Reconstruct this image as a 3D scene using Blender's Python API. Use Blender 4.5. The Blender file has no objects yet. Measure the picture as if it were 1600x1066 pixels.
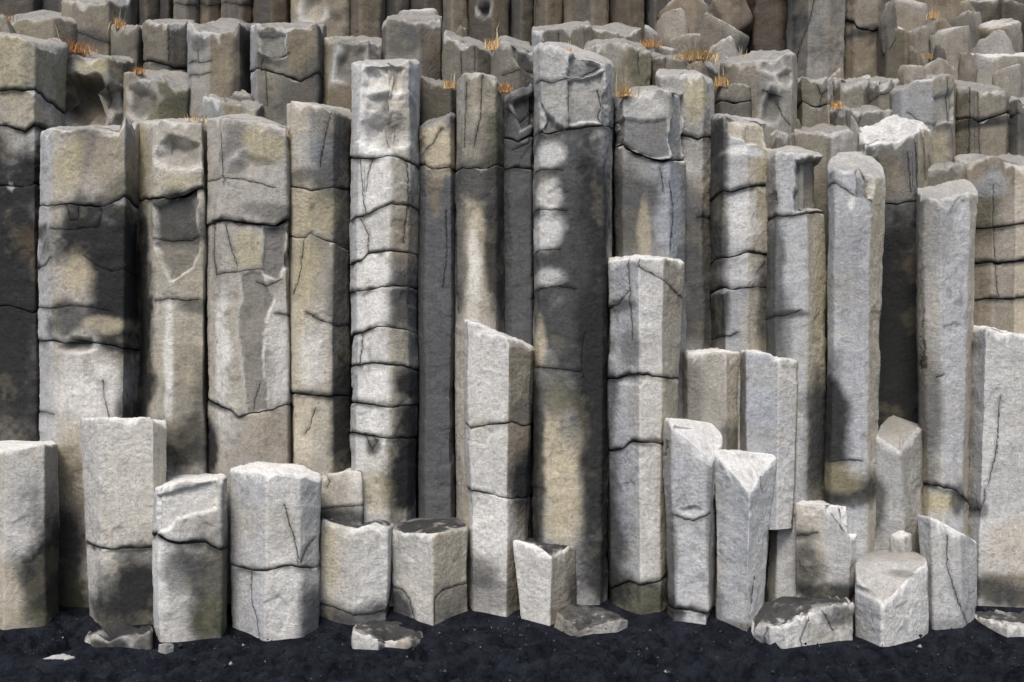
import bpy, bmesh, math, random
import numpy as np
from mathutils import Vector

# ------------------------------------------------------------------ camera, sky, sun, exposure
S = bpy.context.scene
EYE = 1.87
F = 1364.0                     # focal length in photo pixels (1600 wide)
HOR = 660.0                    # photo row of the horizon
cam = bpy.data.cameras.new('camera'); camo = bpy.data.objects.new('camera', cam)
S.collection.objects.link(camo)
camo.location = (0, 0, EYE); camo.rotation_euler = (math.radians(90), 0, 0)
cam.sensor_width = 36; cam.lens = 36 * F / 1600
cam.shift_y = (HOR - 533) / 1600
cam.clip_end = 2000
S.camera = camo
S.render.resolution_x, S.render.resolution_y = 1024, 682

SUN_EL, SUN_AZ = math.radians(56), math.radians(-14)    # azimuth: to the right of the way from the cliff to the camera
w = bpy.data.worlds.new('World'); S.world = w; w.use_nodes = True
nt = w.node_tree; bg = nt.nodes['Background']
sky = nt.nodes.new('ShaderNodeTexSky'); sky.sky_type = 'NISHITA'; sky.sun_disc = False
sky.sun_elevation = SUN_EL
sdir = Vector((math.sin(SUN_AZ) * math.cos(SUN_EL), -math.cos(SUN_AZ) * math.cos(SUN_EL), math.sin(SUN_EL)))
sky.sun_rotation = math.atan2(sdir.x, sdir.y)
sky.air_density = 1.0; sky.dust_density = 3.0; sky.ozone_density = 1.0
nt.links.new(sky.outputs[0], bg.inputs[0]); bg.inputs[1].default_value = 0.13
sl = bpy.data.lights.new('sun', 'SUN'); slo = bpy.data.objects.new('sun', sl); S.collection.objects.link(slo)
sl.energy = 1.5; sl.angle = math.radians(20); sl.color = (1.0, 0.955, 0.89)
slo.rotation_euler = sdir.to_track_quat('Z', 'Y').to_euler()
vs = S.view_settings
vs.view_transform = 'Standard'; vs.look = 'None'; vs.gamma = 1; vs.use_curve_mapping = False; vs.exposure = 0.80

# ------------------------------------------------------------------ helpers
COL = S.collection
def PX(px, d): return (px - 800.0) / F * d
def PZ(py, d): return EYE - (py - HOR) / F * d

def _h(ix, iy, iz, s):
    with np.errstate(over='ignore'):
        h = (ix.astype(np.uint32) * np.uint32(374761393) + iy.astype(np.uint32) * np.uint32(668265263)
             + iz.astype(np.uint32) * np.uint32(2147483647) + np.uint32((s * 1274126177) & 0xffffffff))
        h = (h ^ (h >> np.uint32(13))) * np.uint32(1274126177)
        h = (h ^ (h >> np.uint32(15))) * np.uint32(2246822519)
        h = h ^ (h >> np.uint32(16))
    return h.astype(np.float32) * np.float32(2.0 / 4294967295.0) - np.float32(1)
def noise(p, sc, s=0):
    """value noise, -1..1; p is (n,3), sc a scalar or a triple"""
    q = (p * np.asarray(sc)).astype(np.float32) + np.float32(1000.37 + 7.3 * (s % 17))
    i = np.floor(q).astype(np.int64); f = (q - i).astype(np.float32)
    f = f * f * f * (f * (f * 6 - 15) + 10)
    x, y, z = i[:, 0], i[:, 1], i[:, 2]; fx, fy, fz = f[:, 0], f[:, 1], f[:, 2]
    def L(a, b, t): return a + (b - a) * t
    return L(L(L(_h(x, y, z, s), _h(x+1, y, z, s), fx), L(_h(x, y+1, z, s), _h(x+1, y+1, z, s), fx), fy),
             L(L(_h(x, y, z+1, s), _h(x+1, y, z+1, s), fx), L(_h(x, y+1, z+1, s), _h(x+1, y+1, z+1, s), fx), fy), fz)
ROT = np.array([[.36, .48, -.8], [-.8, .6, 0], [.48, .64, .6]])
def fbm(p, sc, n=3, s=0, g=.5):
    o = 0; a = 1.0; t = 0; q = p * np.asarray(sc)
    for k in range(n):
        o = o + a * noise(q, 1.0, s + k * 5); t += a; a *= g; q = (q @ ROT.T) * 2.03
    return o / t
def sst(a, b, x):
    t = np.clip((x - a) / (b - a), 0, 1); return t * t * (3 - 2 * t)

def seg_dist(x, z, pts):
    """signed distance to an open polyline, and how far past its ends a point lies"""
    best = np.full(x.shape, 1e9); sg = np.zeros(x.shape); past = np.zeros(x.shape)
    n = len(pts) - 1
    for k in range(n):
        (ax, az), (bx, bz) = pts[k], pts[k+1]
        dx, dz = bx - ax, bz - az; l2 = dx*dx + dz*dz + 1e-12; l = math.sqrt(l2)
        t = ((x-ax)*dx + (z-az)*dz) / l2; tc = np.clip(t, 0, 1)
        dd = np.hypot(x - ax - tc*dx, z - az - tc*dz); m = dd < best
        best = np.where(m, dd, best)
        perp = ((x-ax)*dz - (z-az)*dx) / l
        pe = np.zeros(x.shape)
        if k == 0: pe = np.where(t < 0, -t * l, pe)
        if k == n-1: pe = np.where(t > 1, (t-1) * l, pe)
        sg = np.where(m, np.where(perp < 0, -1, 1), sg); past = np.where(m, pe, past)
    return best * sg, past
def poly_sd(x, z, pts):
    """signed distance to a closed polygon, negative inside"""
    best = np.full(x.shape, 1e9); ins = np.zeros(x.shape, bool); n = len(pts)
    for k in range(n):
        (ax, az), (bx, bz) = pts[k], pts[(k+1) % n]
        dx, dz = bx-ax, bz-az
        t = np.clip(((x-ax)*dx + (z-az)*dz) / (dx*dx+dz*dz+1e-12), 0, 1)
        best = np.minimum(best, np.hypot(x-ax-t*dx, z-az-t*dz))
        c = ((az > z) != (bz > z)) & (x < (bx-ax)*(z-az)/(bz-az+1e-12) + ax)
        ins ^= c
    return np.where(ins, -best, best)

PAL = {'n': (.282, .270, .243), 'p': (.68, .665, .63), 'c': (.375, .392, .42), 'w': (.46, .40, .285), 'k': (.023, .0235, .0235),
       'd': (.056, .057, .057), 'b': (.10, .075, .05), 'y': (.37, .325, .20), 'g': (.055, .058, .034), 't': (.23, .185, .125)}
PAL = {k: np.array(v, np.float32) for k, v in PAL.items()}

def make_mesh(name, V, quads, ngons=(), attrs=None, tris=None):
    me = bpy.data.meshes.new(name)
    lv = [quads.reshape(-1)]; lt = [np.full(len(quads), 4)]
    if tris is not None and len(tris): lv.append(tris.reshape(-1)); lt.append(np.full(len(tris), 3))
    for g in ngons: lv.append(np.asarray(g)); lt.append(np.array([len(g)]))
    lv = np.concatenate(lv).astype(np.int32); lt = np.concatenate(lt).astype(np.int32)
    me.vertices.add(len(V)); me.vertices.foreach_set('co', np.ascontiguousarray(V, dtype=np.float32).ravel())
    me.loops.add(len(lv)); me.loops.foreach_set('vertex_index', lv)
    me.polygons.add(len(lt)); st = np.zeros(len(lt), np.int32); st[1:] = np.cumsum(lt)[:-1]
    me.polygons.foreach_set('loop_start', st)
    me.update(calc_edges=True)
    me.polygons.foreach_set('use_smooth', np.ones(len(lt), bool))
    for k, a in (attrs or {}).items():
        if a.ndim == 2:
            at = me.attributes.new(k, 'FLOAT_COLOR', 'POINT')
            at.data.foreach_set('color', np.concatenate([a, np.ones((len(a), 1))], 1).astype(np.float32).ravel())
        else:
            at = me.attributes.new(k, 'FLOAT', 'POINT'); at.data.foreach_set('value', a.astype(np.float32))
    return me
def link(name, me, mat=None, parent=None, loc=None):
    o = bpy.data.objects.new(name, me); COL.objects.link(o)
    if me is not None and mat: me.materials.append(mat)
    if parent: o.parent = parent
    if loc is not None: o.location = loc
    return o
def tag(o, label, cat, group=None):
    o['label'] = label; o['category'] = cat; o['kind'] = 'thing'
    if group: o['group'] = group

# ------------------------------------------------------------------ materials
def nodes(name):
    m = bpy.data.materials.new(name); m.use_nodes = True; t = m.node_tree
    return m, t, t.nodes['Principled BSDF'], (lambda k, **kw: mk(t, k, kw))
def mk(t, kind, kw):
    n = t.nodes.new(kind)
    for k, v in kw.items():
        if k in n.inputs: n.inputs[k].default_value = v
        else: setattr(n, k, v)
    return n
def math_n(t, op, a, b=None, c=None, clamp=False):
    n = t.nodes.new('ShaderNodeMath'); n.operation = op; n.use_clamp = clamp
    for i, v in enumerate((a, b, c)):
        if v is None: continue
        if isinstance(v, (int, float)): n.inputs[i].default_value = v
        else: t.links.new(v, n.inputs[i])
    return n.outputs[0]
def map_n(t, v, a, b, c, d):
    n = t.nodes.new('ShaderNodeMapRange'); n.interpolation_type = 'SMOOTHSTEP'
    t.links.new(v, n.inputs[0])
    for i, q in enumerate((a, b, c, d)): n.inputs[1+i].default_value = q
    return n.outputs[0]

def basalt():
    m, t, bs, N = nodes('basalt')
    L = t.links.new
    geo = N('ShaderNodeNewGeometry')
    a = N('ShaderNodeAttribute', attribute_name='Col')
    cr = N('ShaderNodeAttribute', attribute_name='cr'); cm = N('ShaderNodeAttribute', attribute_name='crm')
    def nz(scale, det=4, rough=.6, dist=0.0):
        n = N('ShaderNodeTexNoise'); n.inputs['Scale'].default_value = scale; n.inputs['Detail'].default_value = det
        n.inputs['Roughness'].default_value = rough; n.inputs['Distortion'].default_value = dist
        L(geo.outputs['Position'], n.inputs['Vector']); return n.outputs[0]
    grain = nz(150, 2, .7); peb = nz(40, 3, .62); jag = nz(20, 3, .7); big = nz(4.5, 2, .6)
    mp = N('ShaderNodeMapping'); mp.inputs['Scale'].default_value = (26, 26, 2.2); L(geo.outputs['Position'], mp.inputs['Vector'])
    sn = N('ShaderNodeTexNoise'); sn.inputs['Scale'].default_value = 1; sn.inputs['Detail'].default_value = 3; L(mp.outputs[0], sn.inputs['Vector']); streak = sn.outputs[0]
    pit = math_n(t, 'MULTIPLY', map_n(t, grain, .30, .40, 1, 0), map_n(t, big, .42, .62, 0, 1))
    # crack line: signed distance kept on the mesh, broken up finely here
    d = math_n(t, 'ADD', cr.outputs['Fac'], math_n(t, 'MULTIPLY', math_n(t, 'SUBTRACT', jag, .5), .05))
    ad = math_n(t, 'ABSOLUTE', d)
    line = math_n(t, 'MULTIPLY', map_n(t, ad, .001, .0075, 1, 0), math_n(t, 'MULTIPLY', cm.outputs['Fac'], map_n(t, peb, .36, .56, .25, 1)))
    # colour
    v = map_n(t, grain, .3, .7, .80, 1.17)
    v = math_n(t, 'MULTIPLY', v, map_n(t, peb, .3, .72, .86, 1.10))
    v = math_n(t, 'MULTIPLY', v, map_n(t, streak, .3, .62, .93, 1.03))
    v = math_n(t, 'MULTIPLY', v, math_n(t, 'SUBTRACT', 1.0, math_n(t, 'MULTIPLY', line, .75)))
    v = math_n(t, 'MULTIPLY', v, math_n(t, 'SUBTRACT', 1.0, math_n(t, 'MULTIPLY', pit, .3)))
    mx = N('ShaderNodeMix', data_type='RGBA', blend_type='MULTIPLY'); mx.inputs[0].default_value = 1
    L(a.outputs['Color'], mx.inputs[6])
    cb = N('ShaderNodeCombineColor'); [L(v, cb.inputs[i]) for i in range(3)]
    L(cb.outputs[0], mx.inputs[7]); L(mx.outputs[2], bs.inputs['Base Color'])
    bs.inputs['Roughness'].default_value = .9
    bs.inputs['Specular IOR Level'].default_value = .2
    # relief
    h = math_n(t, 'ADD', math_n(t, 'MULTIPLY', math_n(t, 'MULTIPLY', peb, .0085), map_n(t, big, .35, .62, 1.45, .12)), math_n(t, 'MULTIPLY', grain, .0034))
    h = math_n(t, 'SUBTRACT', h, math_n(t, 'MULTIPLY', line, .012))
    h = math_n(t, 'SUBTRACT', h, math_n(t, 'MULTIPLY', pit, .0035))
    m2 = N('ShaderNodeMapping'); m2.inputs['Scale'].default_value = (10, 10, 62); m2.inputs['Rotation'].default_value = (.12, .15, 0); L(geo.outputs['Position'], m2.inputs['Vector'])
    s2 = N('ShaderNodeTexNoise'); s2.inputs['Scale'].default_value = 1; s2.inputs['Detail'].default_value = 2; L(m2.outputs[0], s2.inputs['Vector'])
    h = math_n(t, 'ADD', h, math_n(t, 'MULTIPLY', math_n(t, 'MULTIPLY', s2.outputs[0], .004), map_n(t, big, .45, .62, .1, 1)))
    b = N('ShaderNodeBump'); b.inputs['Strength'].default_value = 1.0; b.inputs['Distance'].default_value = 1.0
    L(h, b.inputs['Height']); L(b.outputs[0], bs.inputs['Normal'])
    return m
BASALT = basalt()

# ------------------------------------------------------------------ the column builder
NCOL = [0]; FEET = []
def col(label, d, fr, top, back=None, bot=None, base=-.25, D=.55, joints=(), flakes=(), scoops=(), cracks=(), stains=(),
        tone='n', mix=(), fac=(), res=.014, rnd=1, ttone='p', rough=1.0, name='basalt_column', cat='basalt column',
        group=None, shift=None, skew=0.0, cut=None, topamp=.024, gap=.012):
    """d: depth of the foremost ridge. fr: [(photo column, extra depth)] left to right, the visible ridges.
    top/back: front and rear edge of the top. joints: polylines from the top down; every piece between two joints is a segment."""
    NCOL[0] += 1; sid = NCOL[0]; rs = random.Random(sid * 77 + 5)
    px = np.array([p for p, _ in fr], float); dp = np.array([d + 1.4*q for _, q in fr]); dp[0] += .02; dp[-1] += .02
    fx = PX(px, dp); fx[0] += .008; fx[-1] -= .008
    bpx = np.array(bot if bot else px, float); bx = PX(bpx, dp); bx[0] += .008; bx[-1] -= .008
    def polygon(fx):
        xl, xr = fx[0], fx[-1]; ww = xr - xl
        P = [(x, y) for x, y in zip(fx, dp)]
        P += [(xr - .012*ww + .5*skew, dp[-1] + .5*D), (xr - .22*ww + skew, max(dp) + D), (xl + .22*ww + skew, max(dp) + D), (xl + .012*ww + .5*skew, dp[0] + .5*D)]
        return np.array(P)
    PT, PB = polygon(fx), polygon(bx)
    nf = len(fx); ne = len(PT)
    if base < 0: FEET.append([tuple(q) for q in PB[:nf]])
    sT, sB, fid = [], [], []
    for i in range(ne):
        j = (i+1) % ne; ln = max(np.hypot(*(PT[j]-PT[i])), np.hypot(*(PB[j]-PB[i])))
        r = res if i < nf-1 else (res*2 if i in (nf-1, ne-1) else res*6)
        n = max(2, int(round(ln / r)))
        for k in range(n):
            a = k / n; sT.append(PT[i]*(1-a)+PT[j]*a); sB.append(PB[i]*(1-a)+PB[j]*a); fid.append(i if i < nf-1 else -1)
    sT, sB, fid = np.array(sT), np.array(sB), np.array(fid)
    for _ in range(rnd):
        sT = .25*np.roll(sT, 1, 0) + .5*sT + .25*np.roll(sT, -1, 0)
        sB = .25*np.roll(sB, 1, 0) + .5*sB + .25*np.roll(sB, -1, 0)
    tg = np.roll(sT, -1, 0) - np.roll(sT, 1, 0); tg /= np.linalg.norm(tg, axis=1)[:, None] + 1e-9
    nrm = np.stack([tg[:, 1], -tg[:, 0]], 1)
    n = len(sT)
    def dep(p): return np.interp(p, px, dp)
    def line(pts, dpt=None):
        return [(PX(p, dpt or dep(p)), PZ(q, dpt or dep(p))) for p, q in pts]
    tf = np.array(line(top)); dback = max(dp) + D
    tb = np.array(line(back, dback)) if back else None
    ofs = np.array([rs.uniform(-50, 50) for _ in range(3)])
    cutp = None
    if cut:
        M_ = np.array([[1, PX(p_, dep(p_)), dep(p_)] for p_, _ in cut]); cutp = np.linalg.solve(M_, np.array([PZ(q_, dep(p_)) for p_, q_ in cut]))
    def ztop(x, y):
        zf = np.interp(x, tf[:, 0], tf[:, 1])
        if tb is not None:
            fr_ = np.clip((y - np.interp(x, fx, dp)) / (dback - np.interp(x, fx, dp)), 0, 1)
            zf = zf + (np.interp(x, tb[:, 0], tb[:, 1]) - zf) * fr_
        p = np.stack([x, y, np.zeros_like(x)], 1) + ofs
        if cutp is not None: zf = np.minimum(zf, cutp[0] + cutp[1]*x + cutp[2]*y)      # one plane broken off towards the front
        return zf + topamp * (fbm(p, 5, 3, 3) + .35 * noise(p, 28, 9))
    zref = tf[:, 1].max()
    H = zref - base
    def per(z):
        s = np.clip((zref - z) / H, 0, 1)[..., None]
        return sT * (1 - s) + sB * s
    bounds = [lambda x, y: ztop(x, y)]
    jl = [np.array(line(j)) for j in joints]
    def jf(J, k):
        def f(x, y):
            p = np.stack([x, y, np.full_like(x, k*3.1)], 1) + ofs
            return np.interp(x, J[:, 0], J[:, 1]) + .008 * noise(p, 9, 4) + .006 * noise(p, 24, 5)
        return f
    for k, J in enumerate(jl): bounds.append(jf(J, k))
    bounds.append(lambda x, y: np.full_like(x, base))
    zm = [zref] + [J[:, 1].mean() for J in jl] + [base]
    x0 = .5*(fx[0]+fx[-1]); root_loc = np.array([x0, dp.mean() + .5*D, max(base, 0.0)])
    many = len(joints) > 0
    root = None
    if many:
        root = link(name, None, loc=root_loc); tag(root, label, cat, group)
    fl = [(line(f[0]), f[1], f[2]) for f in flakes]
    sc = [(PX(a, dep(a)), PZ(b, dep(a)), rx/F*d, rz/F*d, e) + tuple(rest) for a, b, rx, rz, e, *rest in scoops]
    ck = [line(c) for c in cracks]
    stn_shade = [(PX(a, dep(a)), PZ(b, dep(a)), rx/F*d*(1.18 if kd in 'kdg' else 1), rz/F*d*(1.15 if kd in 'kdg' else 1), st, kd) for a, b, rx, rz, st, kd in stains]
    for k in range(len(bounds) - 1):
        # top row and bottom row of this segment
        pt = per(np.full(n, zm[k])); pb = per(np.full(n, zm[k+1]))
        zt = bounds[k](pt[:, 0], pt[:, 1]) - (gap/2 if k else 0)
        zb = bounds[k+1](pb[:, 0], pb[:, 1]) + (gap/2 if k < len(bounds)-2 else 0)
        zt = np.maximum(zt, zb + .02)
        hh = float((zt - zb).mean())
        nr = max(3, int(hh / (res*1.1)))
        tt = np.linspace(0, 1, nr+1)
        e = [.0, .005, .012, .022]
        tt = np.unique(np.concatenate([[q/hh for q in e if q < hh*.3], tt[(tt > .03/hh) & (tt < 1-.03/hh)], [1-q/hh for q in e if q < hh*.3]]))
        R = len(tt)
        Z = zb[None, :] + (zt - zb)[None, :] * tt[:, None]
        P2 = per(Z)                                   # R,n,2
        V = np.concatenate([P2, Z[..., None]], 2).reshape(-1, 3)
        NR = np.broadcast_to(nrm[None], (R, n, 2)).reshape(-1, 2)
        fidv = np.broadcast_to(fid[None], (R, n)).ravel()
        dtop = ((zt[None] - Z)).ravel(); dbot = (Z - zb[None]).ravel()
        capn = 0
        if k == 0:
            cen = pt.mean(0); K = max(5, int(.5 * (fx[-1]-fx[0]) / (res*1.3)))
            caps = []
            for q in range(1, K+1):
                a = .97 * q / K; pp = pt * (1-a) + cen * a
                caps.append(np.concatenate([pp, bounds[0](pp[:, 0], pp[:, 1])[:, None]], 1))
            capn = K; V = np.concatenate([V] + caps, 0)
        nw = R * n
        p = V + ofs
        W = slice(0, nw); pw = p[W]
        x, z = V[W, 0], V[W, 2]
        disp = (.018 * noise(pw, 1.1, 1) + .011 * noise(pw, (3.2, 3.2, 2.0), 2) + .007 * noise(pw, 7, 14) * sst(-.2, .5, noise(pw, 1.9, 15)) + rough * .0058 * fbm(pw, 11, 3, 6)
                + rough * .0022 * (1 - np.abs(noise(pw, 34, 8)) * 2) + .0018 * noise(pw, 70, 12))
        chip = np.clip(.5 + .9 * fbm(pw, 9, 2, 21), .15, 1.6)
        er = .020 if k == 0 else .010
        disp -= er * chip * (1 - sst(0, .022, dtop)) ** 2
        if k < len(bounds) - 2: disp -= .010 * chip * (1 - sst(0, .022, dbot)) ** 2
        chipm = np.zeros(nw); chipd = np.zeros(nw); nofl = 1 - .75*np.abs(NR[:, 0])
        for e_ in range(rs.randint(4, 7) if k == 0 else rs.randint(1, 4)):      # corners knocked off along the edges
            xc = rs.uniform(fx[0], fx[-1]); wc = rs.uniform(.04, .15) * (1 if k == 0 else .7); hc = rs.uniform(.03, .13) * (1 if k == 0 else .6); sk = rs.uniform(-.6, .6)
            de = dtop if (k == 0 or rs.random() < .5) else dbot
            cm_ = np.clip(1 - np.abs(x - xc + sk*de)/wc - de/hc + .25*noise(pw, 16, 101), 0, 1) * (NR[:, 1] < .3)
            chipd = np.maximum(chipd, rs.uniform(.02, .05) * (1 if k == 0 else .5) * np.minimum(cm_, .75) * nofl); chipm = np.maximum(chipm, cm_)
        disp -= chipd
        hz0, hz1 = float(zb.min()), float(zt.max())
        for e_ in range(max(1, int((hz1-hz0)*1.6)) if res < .03 else 1):      # shallow plates spalled off the faces
            cx, cz = rs.uniform(fx[0], fx[-1]), rs.uniform(hz0, hz1); rw, rh = rs.uniform(.05, .16), rs.uniform(.06, .28)
            pg = [(cx + rw*math.cos(q_)*rs.uniform(.6, 1.2), cz + rh*math.sin(q_)*rs.uniform(.6, 1.2)) for q_ in (.3, 1.4, 2.6, 3.7, 5.1)]
            sd = poly_sd(x, z, pg) + .012*noise(pw, 13, 103) + .005*noise(pw, 40, 104)
            disp -= rs.uniform(.004, .012) * (1 - sst(-.015, .0, sd)) * (NR[:, 1] < .3)
        # colour
        c = np.broadcast_to(PAL[tone][None], (len(V), 3)).copy()
        def blend(key, m):
            nonlocal c
            c = c + (PAL[key][None] - c) * np.clip(m, 0, 1)[:, None]
        lo = fbm(p, (1.6, 1.6, 1.0), 3, 31); mid = fbm(p, 5, 3, 37); hi = fbm(p, 17, 3, 41)
        tl = float(np.clip(PAL[tone].mean() / .3, 0, 1)) ** 2
        blend('p', .5 * tl * sst(.0, .5, lo + .3*mid)); blend('d', .6 * sst(.08, .5, -lo + .45*mid))
        blend('w', .35 * tl * sst(.05, .5, fbm(p, (2.2, 2.2, 1.4), 2, 47)))
        for key, amt in mix: blend(key, amt * (1 + .25*mid))
        for fi, fkey in enumerate(fac):  # face tints
            if fkey:
                m = np.zeros(len(V)); m[W] = (fidv == fi) * fkey[1]
                blend(fkey[0], m * (.9 + .35*mid))
        vx, vz = V[:, 0], V[:, 2]; wa = .34*noise(p, 4, 55); wb = .34*noise(p, 4, 56)
        for sx, sz, rx, rz, st, kd in stn_shade:  # real stains, plus shade of dark sides and gaps put into the colour
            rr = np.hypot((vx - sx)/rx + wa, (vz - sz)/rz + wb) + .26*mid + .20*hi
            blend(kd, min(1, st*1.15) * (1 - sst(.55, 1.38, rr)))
        blend('k', .30 * sst(.25, .6, mid*.6 + hi*.7))                      # small dark specks
        blend('y', .16 * tl * sst(.15, .5, fbm(p, 3.5, 2, 53) + .3*hi))            # thin lichen
        if k > 0 or k < len(bounds)-2:                                        # dirt lodged along the joints, uneven
            dj = np.full(nw, 9.0)
            if k > 0: dj = np.minimum(dj, dtop)
            if k < len(bounds)-2: dj = np.minimum(dj, dbot)
            m = np.zeros(len(V)); m[W] = .9 * (1 - sst(.006, .075, dj*1.5 + .05*mid[W])) * sst(-.6, .15, lo[W] + .5*mid[W])
            blend('k', m)
        m = np.zeros(len(V)); m[W] = .4 * sst(0, .3, chipm) * np.clip(.7 + mid[W], 0, 1); blend('p' if tl > .5 else 'n', m)
        for poly, dpth, key in fl:
            sd = poly_sd(x + .022*noise(pw, 6, 63), z + .022*noise(pw, 6, 64), poly) + .010*noise(pw, 15, 61) + .005*noise(pw, 45, 62)
            ins = 1 - sst(-.028, .0, sd)
            disp -= dpth * ins * (NR[:, 1] < .2)
            m = np.zeros(len(V)); m[W] = .5*(sd < -.016)
            if key: blend(key, m)
            m = np.zeros(len(V)); m[W] = .6*np.exp(-((sd + .010)/.011)**2) * np.clip(.6 + 1.2*mid[W], 0, 1); blend('p', m)
        for sx, sz, rx, rz, e_, *rest in sc:
            ux = (x - sx)/rx + .16*noise(pw, 9, 65); uz = (z - sz)/rz + .16*noise(pw, 9, 66); rq = random.Random(int(abs(sx*997 + sz*131)*10))
            g_ = np.full(nw, -9.0)
            for q_ in range(6):                                                # flat fracture facets, steepest under the upper lip
                an = q_*1.047 + rq.uniform(-.4, .4); g_ = np.maximum(g_, (ux*math.cos(an) + uz*math.sin(an)) / (rq.uniform(.8, 1.1)) * (1 if math.sin(an) < .3 else 1.0))
            r2 = np.clip(g_, 0, 3)
            disp -= e_ * np.clip((1 - r2)*1.6, 0, 1) * (1 + .6*np.clip(uz, -1, 1)) * (NR[:, 1] < .2)
            m = np.zeros(len(V))
            if rest: m[W] = .4*sst(.0, .5, 1-r2); blend(rest[0], m)  # tints the hollow, its shade partly put into the colour
            m = np.zeros(len(V)); m[W] = .5*np.exp(-((r2-1.0)/.22)**2) * np.clip(.5+mid[W]*1.5, 0, 1); blend('p', m)
        cr = np.full(len(V), 1.0); cm = np.zeros(len(V))
        for c_ in ck:
            sd, past = seg_dist(x, z, c_)
            aa = np.abs(sd); mk_ = (1 - sst(.0, .03, past)) * (1 - sst(.03, .06, aa))
            disp -= .007 * np.exp(-(aa/.011)**2) * mk_
            upd = aa < np.abs(cr[W]); t_ = cr[W].copy(); t_[upd] = sd[upd]; cr[W] = t_
            t_ = cm[W].copy(); t_[upd] = mk_[upd]; cm[W] = t_
            m = np.zeros(len(V)); sl_ = abs(c_[-1][1]-c_[0][1]) / (abs(c_[-1][0]-c_[0][0]) + abs(c_[-1][1]-c_[0][1]) + 1e-6)
            m = np.zeros(len(V)); m[W] = (.75 - .5*sl_)*np.exp(-(aa/.028)**2) * mk_ * np.clip(.75+mid[W], 0, 1); blend('k', m)
        V[W, 0] += NR[:, 0]*disp; V[W, 1] += NR[:, 1]*disp
        if k == 0:
            m = np.ones(len(V)); m[W] = .55*(1 - sst(0, .03, dtop)) * np.clip(.55 + 1.3*mid[W], 0, 1)
            cap_ = np.arange(len(V)) >= nw
            if ttone in 'kd':
                yy = (V[:, 1] - np.interp(V[:, 0], fx, dp)) / .22
                m = np.where(cap_, .96 * sst(-.35, .2, .75*mid + .6*hi + np.clip(yy, 0, .7) - .34), 0)
                blend(ttone, m * (.95 if ttone == 'k' else .6))
            else: blend(ttone, m * np.where(cap_, .62 + .35*hi, .8))
            blend('p', np.where(~cap_, (.12 if ttone in 'kdn' else .35)*(1-sst(0, .018, np.concatenate([dtop, np.ones(len(V)-nw)])))*sst(-.2, .3, hi+mid), 0))
            # the cap follows its rim inwards
            rim = np.zeros((n, 2)); rim = V[(R-1)*n:R*n, :2] - pt
            for q in range(capn):
                sl_ = slice(nw + q*n, nw + (q+1)*n); V[sl_, :2] += rim * (1 - (q+1)/capn)
        if k > 0 or shift:
            sh = (shift or {}).get(k, (rs.uniform(-.007, .007), rs.uniform(-.013, .010)) if k else (0, 0))
            V[:, 0] += sh[0]; V[:, 1] += sh[1]
        T = R + capn
        idx = np.arange(T*n).reshape(T, n); nx = np.roll(idx, -1, 1)
        Q = np.stack([idx[:-1], nx[:-1], nx[1:], idx[1:]], -1).reshape(-1, 4)
        loc = root_loc
        pn = 'cap_stone' if k == 0 else ('foot_stone' if k == len(bounds)-2 else 'shaft_stone')
        me = make_mesh(pn if many else name, V - loc, Q, [idx[-1], idx[0][::-1]], {'Col': np.clip(c, .01, .8), 'cr': cr, 'crm': cm})
        if many: link(pn, me, BASALT, root)
        else:
            root = link(name, me, BASALT, loc=loc); tag(root, label, cat, group)
    return root

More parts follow.
